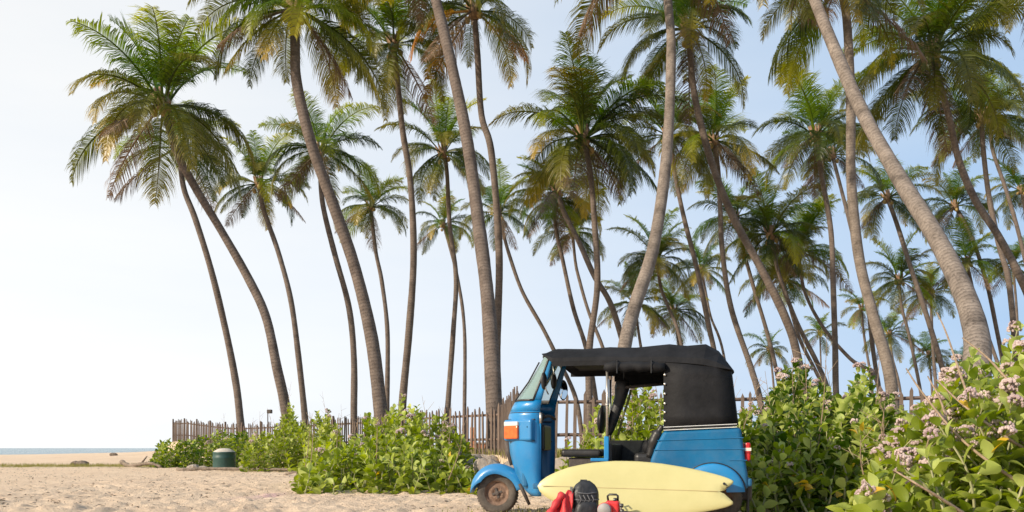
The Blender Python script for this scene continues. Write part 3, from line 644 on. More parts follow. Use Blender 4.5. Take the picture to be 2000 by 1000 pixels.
bush('bush at the left end of the greenery, behind the green drum', [(298, 900), (312, 862), (330, 850), (360, 862), (410, 846), (445, 838), (490, 846)], 29, 33, 150, 0.19, 71, 0.10, mound=.8, parts=200, yellow=0.0, dry=3)
bush('bush with one tall pointed spray, right beside the green drum', [(478, 868), (500, 842), (530, 838), (556, 806), (566, 776), (580, 812), (606, 826), (630, 786), (642, 800), (668, 850)], 24, 27.5, 150, 0.18, 72, 0.10, mound=.8, parts=200, yellow=0.0, dry=10)
bush('large low bush spreading over the sand between green drum and front wheel', [(584, 918), (600, 868), (640, 842), (690, 836), (720, 806), (760, 802), (790, 768), (812, 790), (838, 818), (868, 800), (890, 842), (915, 872), (936, 905), (950, 938)], 12.6, 16.4, 330, 0.165, 73, 0.14, dry=14, parts=295, yellow=0.006)
bush('flowering bush seen through the open cabin of the vehicle', [(1110, 862), (1150, 830), (1165, 782), (1185, 790), (1215, 752), (1245, 738), (1280, 748), (1310, 742), (1360, 760), (1440, 775)], 11.0, 13.0, 150, 0.15, 74, 0.2, parts=200, dry=6)
bush('tall bush with pink flower heads directly behind the rear of the vehicle', [(1440, 800), (1470, 790), (1500, 762), (1530, 722), (1556, 695), (1590, 718), (1620, 755), (1650, 738), (1680, 702), (1712, 722), (1740, 765), (1775, 790)], 8.8, 11.6, 290, 0.145, 75, 0.27, parts=295, yellow=0.006, dry=8, pale=.42)
yb_ = bpy.data.objects['milkweed_bush.004']
for (px, py, sz) in ((1560, 950, .15), (1578, 944, .17), (1590, 955, .14), (1502, 953, .12), (1640, 962, .12)):
    q = P(px, py, 8.75) - yb_.location; link('leaf', LVY[0], yb_, q, (rng.uniform(-.6, 1.2), rng.uniform(-.5, .5), rng.uniform(0, 6)), sz)
rb, rbase = bush('nearest flowering bush filling the lower right corner', [(1680, 960), (1715, 880), (1745, 850), (1790, 800), (1835, 765), (1866, 712), (1890, 680), (1925, 712), (1950, 690), (1972, 640), (2000, 622), (2040, 615), (2110, 620)], 5.9, 8.0, 240, 0.16, 76, 0.55, parts=298, yellow=0.006, pale=0.36, mound=.7, dry=6)
# bare branches of the nearest bush
bb = [[(2060, 985, 5.9), (1950, 915, 5.9), (1870, 850, 6.1), (1800, 765, 6.5), (1770, 720, 6.8)], [(2040, 900, 6.0), (1960, 850, 6.0), (1880, 790, 6.2), (1830, 742, 6.4)], [(1900, 1015, 5.8), (1840, 975, 5.7), (1790, 945, 5.7), (1745, 918, 5.9)],
      [(2080, 840, 6.0), (1995, 770, 6.1), (1930, 700, 6.3), (1880, 660, 6.6)], [(1950, 905, 6.0), (1890, 770, 6.5), (1850, 655, 7.2), (1830, 610, 7.6)], [(1860, 880, 6.2), (1840, 790, 6.6), (1812, 735, 6.9)]]
for p_ in bb:
    pts = crom([P(*q) - rbase for q in p_], 6); MB().tube(pts, [0.013 * (1 - .6 * i / (len(pts) - 1)) for i in range(len(pts))], 6).build('bare_branch', M['twig'], rb, True)
#@@TUK
# ------------------------------------------------------------------ the three-wheeler
TH = R(12); c_, s_ = math.cos(TH), math.sin(TH); WX, WY = -0.147, 8.9
def L(px, py, yl):
    u = (px - 1000) / F
    x = (u * (WY + yl * c_) - WX - yl * s_) / (c_ + u * s_)
    D = WY - x * s_ + yl * c_
    return x, CZ - (py - HY) / F * D
def LP(px, py, yl):
    x, z = L(px, py, yl); return Vector((x, yl, z))
tk = empty('auto_rickshaw', (WX, WY, 0), -TH); tag(tk, 'bright blue three wheeled auto rickshaw with black canvas roof parked on the sand', 'auto rickshaw')
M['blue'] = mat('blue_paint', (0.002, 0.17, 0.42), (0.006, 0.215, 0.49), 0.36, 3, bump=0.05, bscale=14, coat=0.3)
M['blue_shaded'] = mat('blue_paint_shaded', (0.001, 0.10, 0.235), (0.003, 0.130, 0.29), 0.55, 3, bump=0.08, bscale=9, coat=0.0, spec=.3)  # same blue paint, darkened for the sides in grazing light and the cabin inside
for k_ in ('blue', 'blue_shaded'):
    t = M[k_].node_tree; b = t.nodes['Principled BSDF']; src = b.inputs['Base Color'].links[0].from_socket
    tcn = t.nodes.new('ShaderNodeTexCoord'); nn = N(t, 'ShaderNodeTexNoise', Scale=7.0, Detail=8, Roughness=0.75); t.links.new(tcn.outputs['Object'], nn.inputs['Vector'])
    sx = t.nodes.new('ShaderNodeSeparateXYZ'); t.links.new(tcn.outputs['Object'], sx.inputs[0])
    mr = N(t, 'ShaderNodeMapRange'); mr.inputs['From Min'].default_value = 0.15; mr.inputs['From Max'].default_value = 0.95; mr.inputs['To Min'].default_value = 0.22; mr.inputs['To Max'].default_value = 0.0
    t.links.new(sx.outputs['Z'], mr.inputs['Value'])
    ad = t.nodes.new('ShaderNodeMath'); ad.operation = 'ADD'; t.links.new(nn.outputs['Fac'], ad.inputs[0]); t.links.new(mr.outputs[0], ad.inputs[1])
    dr_ = ramp(t, ad.outputs[0], [(0.50, (0, 0, 0)), (0.85, (0.13, 0.13, 0.13))])
    mx_ = t.nodes.new('ShaderNodeMix'); mx_.data_type = 'RGBA'; t.links.new(dr_.outputs[0], mx_.inputs[0]); t.links.new(src, mx_.inputs[6]); mx_.inputs[7].default_value = (0.26, 0.23, 0.19, 1)
    t.links.new(mx_.outputs[2], b.inputs['Base Color'])
M['canvas'] = mat('black_canvas', (0.005, 0.005, 0.006), (0.013, 0.013, 0.015), 0.7, 5, bump=0.25, bscale=16, spec=0.25)
M['lining'] = mat('roof_lining', (0.008, 0.008, 0.009), (0.014, 0.014, 0.015), 0.9, 5)
M['vinyl'] = mat('black_vinyl', (0.012, 0.011, 0.011), (0.03, 0.028, 0.026), 0.42, 6, bump=0.25, bscale=12)
M['rubber'] = mat('dusty_tyre_rubber', (0.045, 0.038, 0.032), (0.12, 0.10, 0.082), 0.9, 9, bump=0.4)
M['rust'] = mat('rusty_rim', (0.10, 0.055, 0.035), (0.26, 0.17, 0.12), 0.75, 14, bump=0.5, metal=0.2)
M['steel'] = mat('scratched_steel', (0.45, 0.42, 0.38), (0.62, 0.58, 0.52), 0.35, 10, metal=0.85)
M['darkmetal'] = mat('grimy_metal', (0.03, 0.026, 0.024), (0.09, 0.07, 0.06), 0.7, 8, bump=0.3)
M['amber'] = mat('amber_lens', (0.60, 0.10, 0.02), (0.70, 0.15, 0.03), 0.2, 30)
M['lensw'] = mat('milky_lens', (0.66, 0.58, 0.52), (0.72, 0.66, 0.6), 0.2, 30)
M['lensr'] = mat('red_lens', (0.45, 0.015, 0.02), (0.55, 0.03, 0.03), 0.2, 30)
M['stripe'] = mat('white_stripe', (0.55, 0.56, 0.56), (0.68, 0.68, 0.68), 0.5, 12)
M['mirror'] = mat('mirror_glass', (0.75, 0.78, 0.78), None, 0.04, 5, metal=1.0)
m, t, b = nodes('windscreen_glass'); b.inputs['Base Color'].default_value = (0.55, 0.85, 0.84, 1); b.inputs['Roughness'].default_value = 0.05
tb = t.nodes.new('ShaderNodeBsdfTransparent'); tb.inputs[0].default_value = (0.84, 0.95, 0.94, 1)
gl = t.nodes.new('ShaderNodeBsdfGlossy'); gl.inputs['Roughness'].default_value = 0.04
df = t.nodes.new('ShaderNodeBsdfDiffuse'); df.inputs[0].default_value = (0.50, 0.72, 0.70, 1)  # pale diffuse layer stands in for sky reflected in the glass
m1 = t.nodes.new('ShaderNodeMixShader'); m1.inputs[0].default_value = 0.36; t.links.new(tb.outputs[0], m1.inputs[1]); t.links.new(df.outputs[0], m1.inputs[2])
lw = N(t, 'ShaderNodeFresnel', IOR=1.5); m2 = t.nodes.new('ShaderNodeMixShader'); t.links.new(lw.outputs[0], m2.inputs[0]); t.links.new(m1.outputs[0], m2.inputs[1]); t.links.new(gl.outputs[0], m2.inputs[2])
t.links.new(m2.outputs[0], t.nodes['Material Output'].inputs['Surface']); M['glass'] = m

# wheels
def wheel(cx, cy, cz, R0, wd, spin=0):
    w_ = link('wheel', MB().lathe([(R0 * .60, -wd * .42), (R0 * .72, -wd * .50), (R0 * .90, -wd * .48), (R0 * .97, -wd * .38), (R0, -wd * .2), (R0, wd * .2), (R0 * .97, wd * .38), (R0 * .90, wd * .48), (R0 * .72, wd * .5), (R0 * .6, wd * .42)], 40, axis='y').mesh('wheel', M['rubber'], True), tk, (cx, cy, cz))
    rm = MB().lathe([(R0 * .61, -wd * .44), (R0 * .63, -wd * .40), (R0 * .56, -wd * .37), (R0 * .53, -wd * .16), (R0 * .40, -wd * .13), (R0 * .34, -wd * .24), (R0 * .24, -wd * .26), (R0 * .2, -wd * .2), (0.001, -wd * .2)], 36, axis='y'); rm.build('rim', M['rust'], w_, True)
    hb = MB()
    for k in range(4):
        a = spin + k * math.pi / 2
        hb.box((math.cos(a) * R0 * .15, -wd * .27, math.sin(a) * R0 * .15), (R0 * .20, wd * .10, R0 * .10), (0, -a, 0))
    hb.lathe([(R0 * .10, -wd * .2), (R0 * .10, -wd * .42), (0.001, -wd * .44)], 12, axis='y').build('hub', M['darkmetal'], w_)
    tr = MB()
    for k in range(44):
        a = k * 2 * math.pi / 44
        for q in (-1, 1): tr.box((math.cos(a) * R0, q * wd * .14, math.sin(a) * R0), (0.008, wd * .2, R0 * .07), (0, -a, 0.3 * q))
    tr.build('tread', M['rubber'], w_)
    return w_
WR = 0.212
wheel(0, 0, WR, WR, 0.105, 0.3)
xr, _ = L(1402, 965, -0.5)
wheel(xr, -0.50, WR, WR, 0.11); wheel(xr, 0.50, WR, WR, 0.11)
# front fender: arched blade over the wheel
rows = []
for i in range(19):
    a = R(178 - i * 9.3)          # from forward over the top to the back
    rr = 0.272 + 0.035 * math.sin(math.pi * i / 18) + (0.05 * max(0, (i - 12) / 6))
    row = []
    for k in range(11):
        t_ = -1 + 2 * k / 10; hw = 0.105 * (0.25 + 0.75 * math.sin(math.pi * min(1, (i + 1.2) / 9)) if i < 4 else 1.0)
        drop = 0.10 * abs(t_) ** 3.2 * min(1, i / 4)
        row.append((math.cos(a) * (rr - drop), hw * t_ * (1 if abs(t_) < .95 else .98), WR - 0.01 + math.sin(a) * (rr - drop)))
    rows.append(row)
MB().grid(rows).build('front_fender', M['blue'], tk, True, solid=0.008)
MB().tube([LP(990, 862, -.08), LP(994, 885, -.08), LP(1000, 908, -.085)], [0.026, 0.028, 0.022], 10).build('fork_tube', M['darkmetal'], tk, True)
MB().tube([LP(1015, 945, -.1), LP(1024, 964, -.1), LP(1034, 986, -.1)], [0.02, 0.022, 0.018], 6).build('drag_link', M['darkmetal'], tk, True)
# front shell: horizontal U sections
xe, _z = L(1055, 860, -0.45)
lv = [(966, 1038), (957, 1027), (942, 1017), (925, 1008), (905, 1001), (885, 996), (862, 993.5), (838, 992.5), (814, 993), (806, 996)]
def nose(py, px): return L(px, py, -0.12)
def usec(xn, xed, h, z, n=28, p=0.62, t0=-90, t1=90):
    o = []
    for k in range(n + 1):
        t_ = R(t0 + (t1 - t0) * k / n); o.append((xed - (xed - xn) * max(0, math.cos(t_)) ** p, h * math.sin(t_), z))
    return o
def hw(z): return 0.45 - 0.07 * max(0, (0.55 - z) / 0.4)
rows = [usec(nose(py, px)[0], xe, hw(nose(py, px)[1]), nose(py, px)[1]) for py, px in lv]
MB().grid(rows).build('front_shell', M['blue'], tk, True, solid=0.012)
# cowl + windscreen + pillars above the crease: levels from (806) to (700)
def topz(py): return nose(py, 1000 + (809 - py) * 0.62)[1]
gl_lv = [(806, 996, 1055), (795, 1001, 1056.5), (785, 1007, 1058), (770, 1017, 1062), (750, 1031, 1068), (730, 1045, 1073.5), (712, 1056.5, 1078), (700, 1064, 1081)]
def ed(py, px): return L(px, py, -0.44)
def sect(py, pn, pe, t0, t1, n, off=0.0):
    xn, z = nose(py, pn); x2, _ = ed(py, pe); h = 0.45 - 0.02 * max(0, (z - 0.9) / .6)
    o = usec(xn - off, x2, h + off, z, n, 0.62, t0, t1); return o
G0, G1 = 2, 7
TG = 84
MB().grid([sect(*q, -90, 90, 28) for q in gl_lv[:G0 + 1]]).build('cowl', M['blue'], tk, True, solid=0.012)
MB().grid([sect(*q, -TG, TG, 26) for q in gl_lv[G0:]]).build('windscreen', M['glass'], tk, True)
for q0, q1 in ((-90, -TG), (TG, 90)):
    MB().grid([sect(*q, q0, q1, 5) for q in gl_lv[G0:]]).build('screen_pillar', M['blue'], tk, True, solid=0.014)
# rubber gasket round the glass
gk = [Vector(p) for p in sect(*gl_lv[G0], -TG, TG, 26, .006)] + [Vector(sect(*q, -TG, TG, 2, .006)[-1]) for q in gl_lv[G0 + 1:]]
gk += [Vector(p) for p in sect(*gl_lv[-1], -TG, TG, 26, .006)][::-1] + [Vector(sect(*q, -TG, TG, 2, .006)[0]) for q in gl_lv[G0 + 1:-1]][::-1]
MB().tube(gk + [gk[0]], 0.011, 6).build('gasket', M['vinyl'], tk, True)
cr_ = sect(*gl_lv[0], -90, 90, 28, .005); MB().tube([(x, y, z - .012) for x, y, z in cr_], 0.007, 6).build('crease_trim', M['vinyl'], tk, True)
MB().tube([LP(1055.5, 808, -.458), LP(1055.5, 966, -.40)], 0.009, 6).build('edge_trim', M['blue'], tk, True)
MB().tube([LP(1056, 806, -.475), LP(1056, 827, -.475)], 0.015, 8).build('hinge', M['steel'], tk, True)
# inner front bulkhead details
x_, z_ = L(1070, 855, 0.0)
MB().box((xe - .10, 0.12, z_ + .0), (0.16, 0.42, 0.26)).build('dashboard_box', M['vinyl'], tk, bevel=.02)
MB().box((xe - .16, 0, 0.60), (0.06, 0.80, 0.62)).build('inner_bulkhead', M['blue_shaded'], tk, bevel=.02)
hb = [(xe + .02, -.32, .97), (xe - .02, -.2, 1.0), (xe - .06, 0, .98), (xe - .02, .2, 1.0), (xe + .02, .32, .97)]
MB().tube(crom(hb, 4), 0.015, 8).build('handlebar', M['darkmetal'], tk, True)
MB().tube([(xe - .06, 0, .98), (xe - .22, 0, .55)], 0.025, 8).build('steering_column', M['darkmetal'], tk, True)
# lamp pod on both cheeks
for sg in (-1, 1):
    x0, z0 = L(987, 841, -.26); x1, _ = L(1040, 841, -.43)
    cen = Vector(((x0 + x1) / 2, sg * .385, z0)); ang = math.atan2(-.17, x1 - x0) * (1 if sg < 0 else -1)
    wdt = math.hypot(x1 - x0, .17); mt = Euler((0, 0, ang)).to_matrix()
    pod = MB().box((0, 0, 0), (wdt, .10, .205)).build('lamp_pod', M['blue'], tk, bevel=.022, seg=4); cen.x += .022; pod.location = cen; pod.rotation_euler = (0, 0, ang)
    tr = MB()
    for zz in (-.104, .104): tr.box((0, -.03 * -sg * -1, zz), (wdt * 1.01, .06, .008))
    tr.build('pod_trim', M['vinyl'], pod)
    lx = -wdt / 2 + wdt * .33; yy = sg * .052
    lampo = MB().box((lx, yy, -.022), (wdt * .50, .05, .125)).build('indicator_lens', M['amber'], pod, bevel=.012, seg=3)
    MB().box((lx, yy, .062), (wdt * .50, .048, .042)).build('side_light_lens', M['lensw'], pod, bevel=.008)
    MB().lathe([(0.006, -.003), (0.006, .003), (0.001, .004)], 8, (wdt * .38, sg * .052, .03), 'y').build('screw', M['darkmetal'], pod)
# mirrors and wiper
def mirror(c, r1, r2, arm, rz):
    q = MB().lathe([(0.001, -.016), (r1 * .7, -.014), (r1, 0), (r1 * .96, .012), (0.001, .013)], 20, axis='y').build('mirror', M['vinyl'], tk, True); q.location = c; q.scale = (1, 1, r2 / r1); q.rotation_euler = (0, 0, rz)
    g_ = MB().lathe([(0.001, .016), (r1 * .88, .0145)], 20, axis='y').build('mirror_glass', M['mirror'], q, True)
    MB().tube([Vector(a) for a in arm], 0.007, 6).build('mirror_arm', M['steel'], tk, True)
mirror(LP(1063, 744, -.50), .045, .085, [LP(1071, 770, -.46), LP(1066, 760, -.50), LP(1063, 744, -.50)], R(70))
mirror(LP(1100, 762, .50), .05, .11, [LP(1092, 742, .45), LP(1098, 746, .50), LP(1100, 762, .50)], R(200))
mirror(LP(1082, 744, .02), .042, .085, [LP(1080, 715, .0), LP(1082, 730, .01), LP(1082, 744, .02)], R(60))
MB().tube([Vector(sect(*gl_lv[2], -40, 0, 2, .02)[0]), Vector(sect(*gl_lv[4], -55, 0, 2, .02)[0]), Vector(sect(*gl_lv[6], -50, 0, 2, .02)[0])], 0.008, 5).build('wiper', M['vinyl'], tk)
# canvas roof
EY = .62; SY = .47
st = [(1078, 708, 1083, 683), (1100, 708, 1104, 682), (1140, 706.5, 1142, 682.5), (1182, 706, 1187, 679.5), (1240, 708, 1243, 679.5), (1300, 708, 1306, 673.5), (1340, 710, 1342, 676), (1372, 713, 1379, 673.5), (1398, 718, 1404, 687), (1428, 722, 1431, 721)]
rows = []
for i, (a, b_, c2, d2) in enumerate(st):
    x1, ze = L(a, b_, -EY); x2, zs = L(c2, d2, -SY); last = i == len(st) - 1
    sag = 0 if i in (0, 3, 5, 7, 8, 9) else -.008
    zc = zs + (0.03 if not last else 0.0) + sag
    if last: zs = ze
    half = [(x1, -EY, ze), ((x1 * .75 + x2 * .25), -EY + .015, ze + (zs - ze) * .30), (x2, -SY - .035, zs - .03 if not last else ze), (x2, -SY + .02, zs), (x2 + (0 if not last else .02), -.22, zc), (x2 + (0 if not last else .03), 0, zc + .004)]
    rows.append(half + [(x, -y, z) for x, y, z in half[:-1]][::-1])
fx, fz = L(1064, 697, -.12)
front = [(fx + .05 * abs(y) / .62, y * .93, fz - .02) for (x, y, z) in rows[0]]
roof = MB().grid([front] + rows).build('canvas_roof', M['canvas'], tk, False, solid=.012, bevel=.01)
# roof lining below it
ln = [[(x, y * .93, min(z, rows[i][0][2] + .05) - .02) for (x, y, z) in r_] for i, r_ in enumerate(rows[1:-2])]
MB().grid(ln).build('roof_lining', M['lining'], tk, False)
# roof edge valance (both sides)
for sg in (-1, 1):
    top = [(r_[0][0], sg * (EY + .004), r_[0][2] + .01) for r_ in rows[:6]]
    MB().grid([top, [(x, y, z - .045) for x, y, z in top]]).build('valance', M['canvas'], tk, solid=.008)
# rear canvas: side panels and back
BX = [L(1296, 833, -.625), L(1340, 831, -.63), L(1400, 829, -.63), L(1440, 827.5, -.60)]
for sg in (-1, 1):
    tp = [L(1296, 708, -EY), L(1340, 711, -EY), L(1397, 717, -EY), L(1428, 722, -EY + .02)]
    yv = [.622, .622, .618, .585]
    rws = []
    for k in range(7):
        f = k / 6; rws.append([(tp[j][0] * (1 - f) + BX[j][0] * f, sg * (yv[j] + .008 * f - .010 * math.sin(math.pi * f) * (1 if j in (1, 2) else 0)), tp[j][1] * (1 - f) + BX[j][1] * f) for j in range(4)])
    MB().grid(rws).build('canvas_side', M['canvas'], tk, True, solid=.008)
tpb = L(1430, 722, -.58); btb = L(1443, 827.5, -.585)
rws = []
for k in range(7):
    f = k / 6; x = tpb[0] * (1 - f) + btb[0] * f; z = tpb[1] * (1 - f) + btb[1] * f
    rws.append([(x - .03 * (abs(q) / .6) ** 6 + .012 * math.cos(q * 3), q * .99, z) for q in (-.592, -.55, -.4, -.2, 0, .2, .4, .55, .592)])
MB().grid(rws).build('canvas_back', M['canvas'], tk, True, solid=.008)
for py in (732, 750, 769, 788, 805, 822):
    MB().lathe([(0.011, 0), (0.010, -.006), (0.001, -.009)], 10, LP(1298.5, py, -.633), 'y').build('snap', M['steel'], tk)
# far side flap hanging lower at the back of the cabin
MB().grid([[LP(1200, 728, EY), LP(1225, 728, EY), LP(1260, 728, EY), LP(1300, 728, EY)], [LP(1200, 745, EY), LP(1225, 752, EY), LP(1260, 754, EY), LP(1300, 753, EY)]]).build('valance', M['canvas'], tk, solid=.008)
# rolled side curtain
pts = [LP(1180 + 119 * i / 12, 716 + 1.5 * math.sin(i * 1.9) + (1 if i > 8 else 0), -.635) for i in range(13)]
MB().tube(pts, [.030] + [.047 + .006 * math.sin(i * 2.3) for i in range(11)] + [.036], 10).build('rolled_curtain', M['canvas'], tk, True)
for px in (1205, 1272): MB().tube([LP(px, 704, -.60), LP(px, 704, -.69), LP(px, 728, -.69), LP(px, 728, -.60)], .006, 4).build('curtain_strap', M['vinyl'], tk)
# rear body
def outline(pts, yl): return [L(a, b_, yl) for a, b_ in pts]
OL = outline([(1296, 841), (1447, 834.5), (1451, 862), (1455, 892), (1461, 930), (1462, 956), (1350, 958), (1262, 958), (1271, 897), (1283, 866)], -.63)
n = len(OL); W_ = .63
MB().add([(x, -W_, z) for x, z in OL] + [(x, W_, z) for x, z in OL], [tuple(range(n)), tuple(range(n, 2 * n))[::-1]] + [(i, i + n, (i + 1) % n + n, (i + 1) % n) for i in range(n)]).build('rear_body', M['blue_shaded'], tk, bevel=.035, seg=4)
for yb, h_, mt in ((833.2, .010, 'stripe'), (836, .012, 'vinyl'), (839, .010, 'stripe')):
    a = LP(1296, yb + 1.2, -.634); b2 = LP(1444, yb - 5.2, -.634)
    for sg in (1, -1):
        MB().tube([(a.x, a.y * sg, a.z), (b2.x - .02, b2.y * sg, b2.z)], h_ * .40, 4).build('waist_stripe', M[mt], tk)
for (p, q) in (((1284, 860.5), (1452, 855)), ((1277, 879), (1455, 877)), ((1425, 899), (1459, 899))):
    for sg in (1, -1):
        a = LP(*p, -.632); b2 = LP(*q, -.632); MB().tube([(a.x, a.y * sg, a.z), (b2.x, b2.y * sg, b2.z)], .0045, 5).build('pressed_rib', M['blue_shaded'], tk)
# rear arch flare
ax, az = L(1392, 962, -.63); rows = []
for sg in (-1, 1):
    rows = []
    for i in range(21):
        a = R(2 + 176 * i / 20); row = []
        for rr, yy in ((.285, .628), (.279, .648), (.262, .664), (.20, .668), (.12, .668)):
            row.append((ax + math.cos(a) * rr * 1.0, sg * yy, az + math.sin(a) * rr * .93))
        rows.append(row)
    MB().grid(rows).build('rear_arch', M['blue'], tk, True)
    MB().tube([(ax + math.cos(R(2 + 176 * i / 20)) * .288, sg * .634, az + math.sin(R(2 + 176 * i / 20)) * .288 * .93) for i in range(21)], .006, 5).build('arch_crevice', M['vinyl'], tk)  # black line round the arch stands in for shade in the crevice
bx, bz = L(1465, 942, -.55)
MB().box((bx - .03, 0, bz), (.09, 1.22, .075)).build('rear_bumper', M['blue_shaded'], tk, bevel=.02)
for sg in (-1, 1):
    x, z = L(1459, 882, -.56)
    tl_ = MB().box((x + .005, sg * .52, z), (.05, .13, .165)).build('tail_lamp', M['lensr'], tk, bevel=.015)
    MB().box((x + .008, sg * .52, z + .02), (.055, .132, .028)).build('lamp_band', M['lensw'], tl_)
MB().box((bx - .2, 0, .27), (.45, .9, .16)).build('engine_underside', M['darkmetal'], tk, bevel=.03)
MB().box((bx - .01, -.35, .20), (.015, .24, .26)).build('mudflap', M['vinyl'], tk)
# floor, sill, partition
xs0, _ = L(1262, 950, -.6)
MB().box(((xe + xs0) / 2, 0, .31), (xs0 - xe + .10, 1.16, .05)).build('floor_pan', M['blue_shaded'], tk, bevel=.01)
a = LP(1184.5, 852, -.60); b2 = LP(1184.5, 898, -.60)
MB().box(((a.x), -.59, (a.z + .34) / 2), (.045, .04, a.z - .34)).build('partition_post', M['blue'], tk, bevel=.008)
MB().box((L(1171, 896, -.6)[0], -.59, b2.z), (.165, .05, .03)).build('sill_bracket', M['blue'], tk, bevel=.006)
MB().box((a.x + .03, 0.02, .50), (.03, 1.14, .42)).build('partition', M['vinyl'], tk, bevel=.01)
MB().tube([LP(1186, 852, -.60), LP(1186, 722, -.60)], .0135, 10).build('grab_post', M['steel'], tk, True)
MB().lathe([(.0145, -.014), (.021, -.008), (.021, .008), (.0145, .014)], 12, LP(1186, 790, -.60)).build('post_collar', M['steel'], tk)
MB().tube([LP(1192, 860, .60), LP(1192, 742, .60)], .0135, 8).build('grab_post', M['steel'], tk, True)
MB().tube([LP(1205, 758, -.05), LP(1294, 750, -.05)], .016, 8).build('roof_rod', M['darkmetal'], tk, True)
# seats
x0 = L(1097, 883, -.30)[0]; x1 = L(1175, 883, -.30)[0]; zc = L(1130, 878, -.30)[1]
MB().box(((x0 + x1) / 2, 0, zc - .035), (x1 - x0, .72, .075)).build('driver_seat', M['vinyl'], tk, bevel=.03, seg=4)
MB().box(((x0 + x1) / 2 + .02, 0, (zc + .26) / 2), (x1 - x0 - .10, .62, zc - .42)).build('seat_box', M['darkmetal'], tk, bevel=.01)
p0 = LP(1178, 846, -.1); p1 = LP(1176, 792, -.1)
rows = []
for i in range(9):
    f = i / 8; z = p0.z + (p1.z - p0.z) * f; hwid = .24 * (math.sin(math.pi * (0.12 + .8 * f))) ** .5; th = .055 * math.sin(math.pi * (.08 + .84 * f)) ** .6
    rows.append([(p0.x - .02 - math.cos(q) * th * (.9 if math.cos(q) > 0 else .5) + .02 * f, -.05 + math.sin(q) * hwid, z) for q in [k * math.pi / 8 for k in range(16)]])
MB().grid(rows, True).build('driver_backrest', M['vinyl'], tk, True)
x2 = L(1236, 886, 0)[0]; x3 = L(1300, 886, 0)[0]
MB().box(((x2 + x3) / 2 + .05, 0, .56), (x3 - x2, 1.16, .13)).build('rear_seat', M['vinyl'], tk, bevel=.04, seg=4)
MB().box((L(1300, 840, 0)[0] + .06, 0, .80), (.12, 1.16, .42)).build('rear_backrest', M['vinyl'], tk, bevel=.05, seg=4)
arm = crom([LP(1268, 893, -.56), LP(1275, 866, -.575), (L(1285, 845, -.58)[0], -.58, L(1285, 845, -.58)[1]), LP(1294, 832, -.59)], 5)
MB().tube(arm, [.035] * 5 + [.045] * 6 + [.025] * 5, 8).build('armrest_pad', M['vinyl'], tk, True)
MB().blob(LP(1265, 874, -.45), (.05, .06, .07), 12, 8).build('seat_side_roll', M['canvas'], tk, True)
fz1 = L(1230, 860, .6)[1]
MB().box((L(1235, 870, .6)[0], .60, (fz1 + .34) / 2), (.56, .03, fz1 - .34)).build('far_side_panel', M['vinyl'], tk, bevel=.01)
MB().box((L(1270, 880, .3)[0], 0.1, .62), (.03, 1.0, .25)).build('seat_front_board', M['vinyl'], tk)
# black bag slung behind the driver post
M['bagcloth'] = mat('black_nylon', (0.010, 0.010, 0.011), (0.03, 0.03, 0.032), 0.5, 9, bump=0.6, bscale=14)
M['olive'] = mat('olive_strap', (0.10, 0.11, 0.03), (0.16, 0.16, 0.05), 0.8, 9)
def tw(v): return tk.matrix_basis @ Vector(v)
bpy.context.view_layer.update()
TM = Matrix.Translation((WX, WY, 0)) @ Matrix.Rotation(-TH, 4, 'Z')
hb_ = empty('hanging_bag', TM @ LP(1200, 850, 0)); tag(hb_, 'long black bag with olive strap hanging inside the cabin behind the driver seat', 'bag')
ho = hb_.location
pth = crom([TM @ LP(1217, 742, 0), TM @ LP(1212, 775, 0), TM @ LP(1200, 812, 0), TM @ LP(1190, 850, 0)], 5)
MB().tube([p - ho for p in pth], [.05, .07, .075, .072, .066, .06, .058, .055, .055, .054, .052, .05, .045, .04, .032, .02], 12).build('bag_body', M['bagcloth'], hb_, True)
MB().tube([p - ho + Vector((.085, -.02, 0)) for p in pth[3:]], .012, 6).build('strap', M['olive'], hb_, True)
MB().tube([TM @ LP(1219, 742, 0) - ho, TM @ LP(1218, 712, 0) - ho], .008, 5).build('hook_cord', M['bagcloth'], hb_)

# ------------------------------------------------------------------ surfboard
M['board'] = mat('cream_yellow_board', (0.47, 0.43, 0.185), (0.54, 0.49, 0.23), 0.38, 2.2, bump=0.04, bscale=5, coat=0.2)
M['stringer'] = mat('board_stringer', (0.40, 0.31, 0.14), (0.46, 0.36, 0.17), 0.6, 9)
BY = -.82
nx_, nz_ = L(1050, 950, BY); tx_, tz_ = L(1432, 962, BY)
LEN = tx_ - nx_
sb = empty('surfboard', TM @ Vector(((nx_ + tx_) / 2, BY, 0)), -TH); tag(sb, 'pale yellow swallow tail surfboard lying on its rail against the blue vehicle', 'surfboard')
hwp = [(0, 0), (.012, .045), (.04, .088), (.09, .140), (.16, .188), (.26, .232), (.38, .258), (.5, .262), (.62, .25), (.74, .222), (.84, .19), (.92, .158), (.97, .132), (1.0, .105)]
def hwid(s): return float(np.interp(s, [a for a, _ in hwp], [b_ for _, b_ in hwp]))
SS = [0, .004, .012, .025, .045, .07, .11, .16, .22, .28, .34, .4, .46, .52, .58, .64, .7, .76, .81, .86, .9, .93, .955, .975, .99, 1.0]
def sect_b(s, t0, t1, sgn):      # front (bottom) and back faces
    pass
rows = []
for s in SS:
    h = hwid(s); th = .034 * min(1, (s + .01) / .12) ** .5 * min(1, (1.03 - s) / .2) ** .4
    inner = 0.0 if s < .945 else (s - .945) / .055 * .085      # swallow-tail notch
    row = []
    for q in range(24):
        a = 2 * math.pi * q / 24; cc, s2 = math.cos(a), math.sin(a)
        row.append((s, h, th, inner, cc, s2))
    rows.append(row)
mbd = MB()
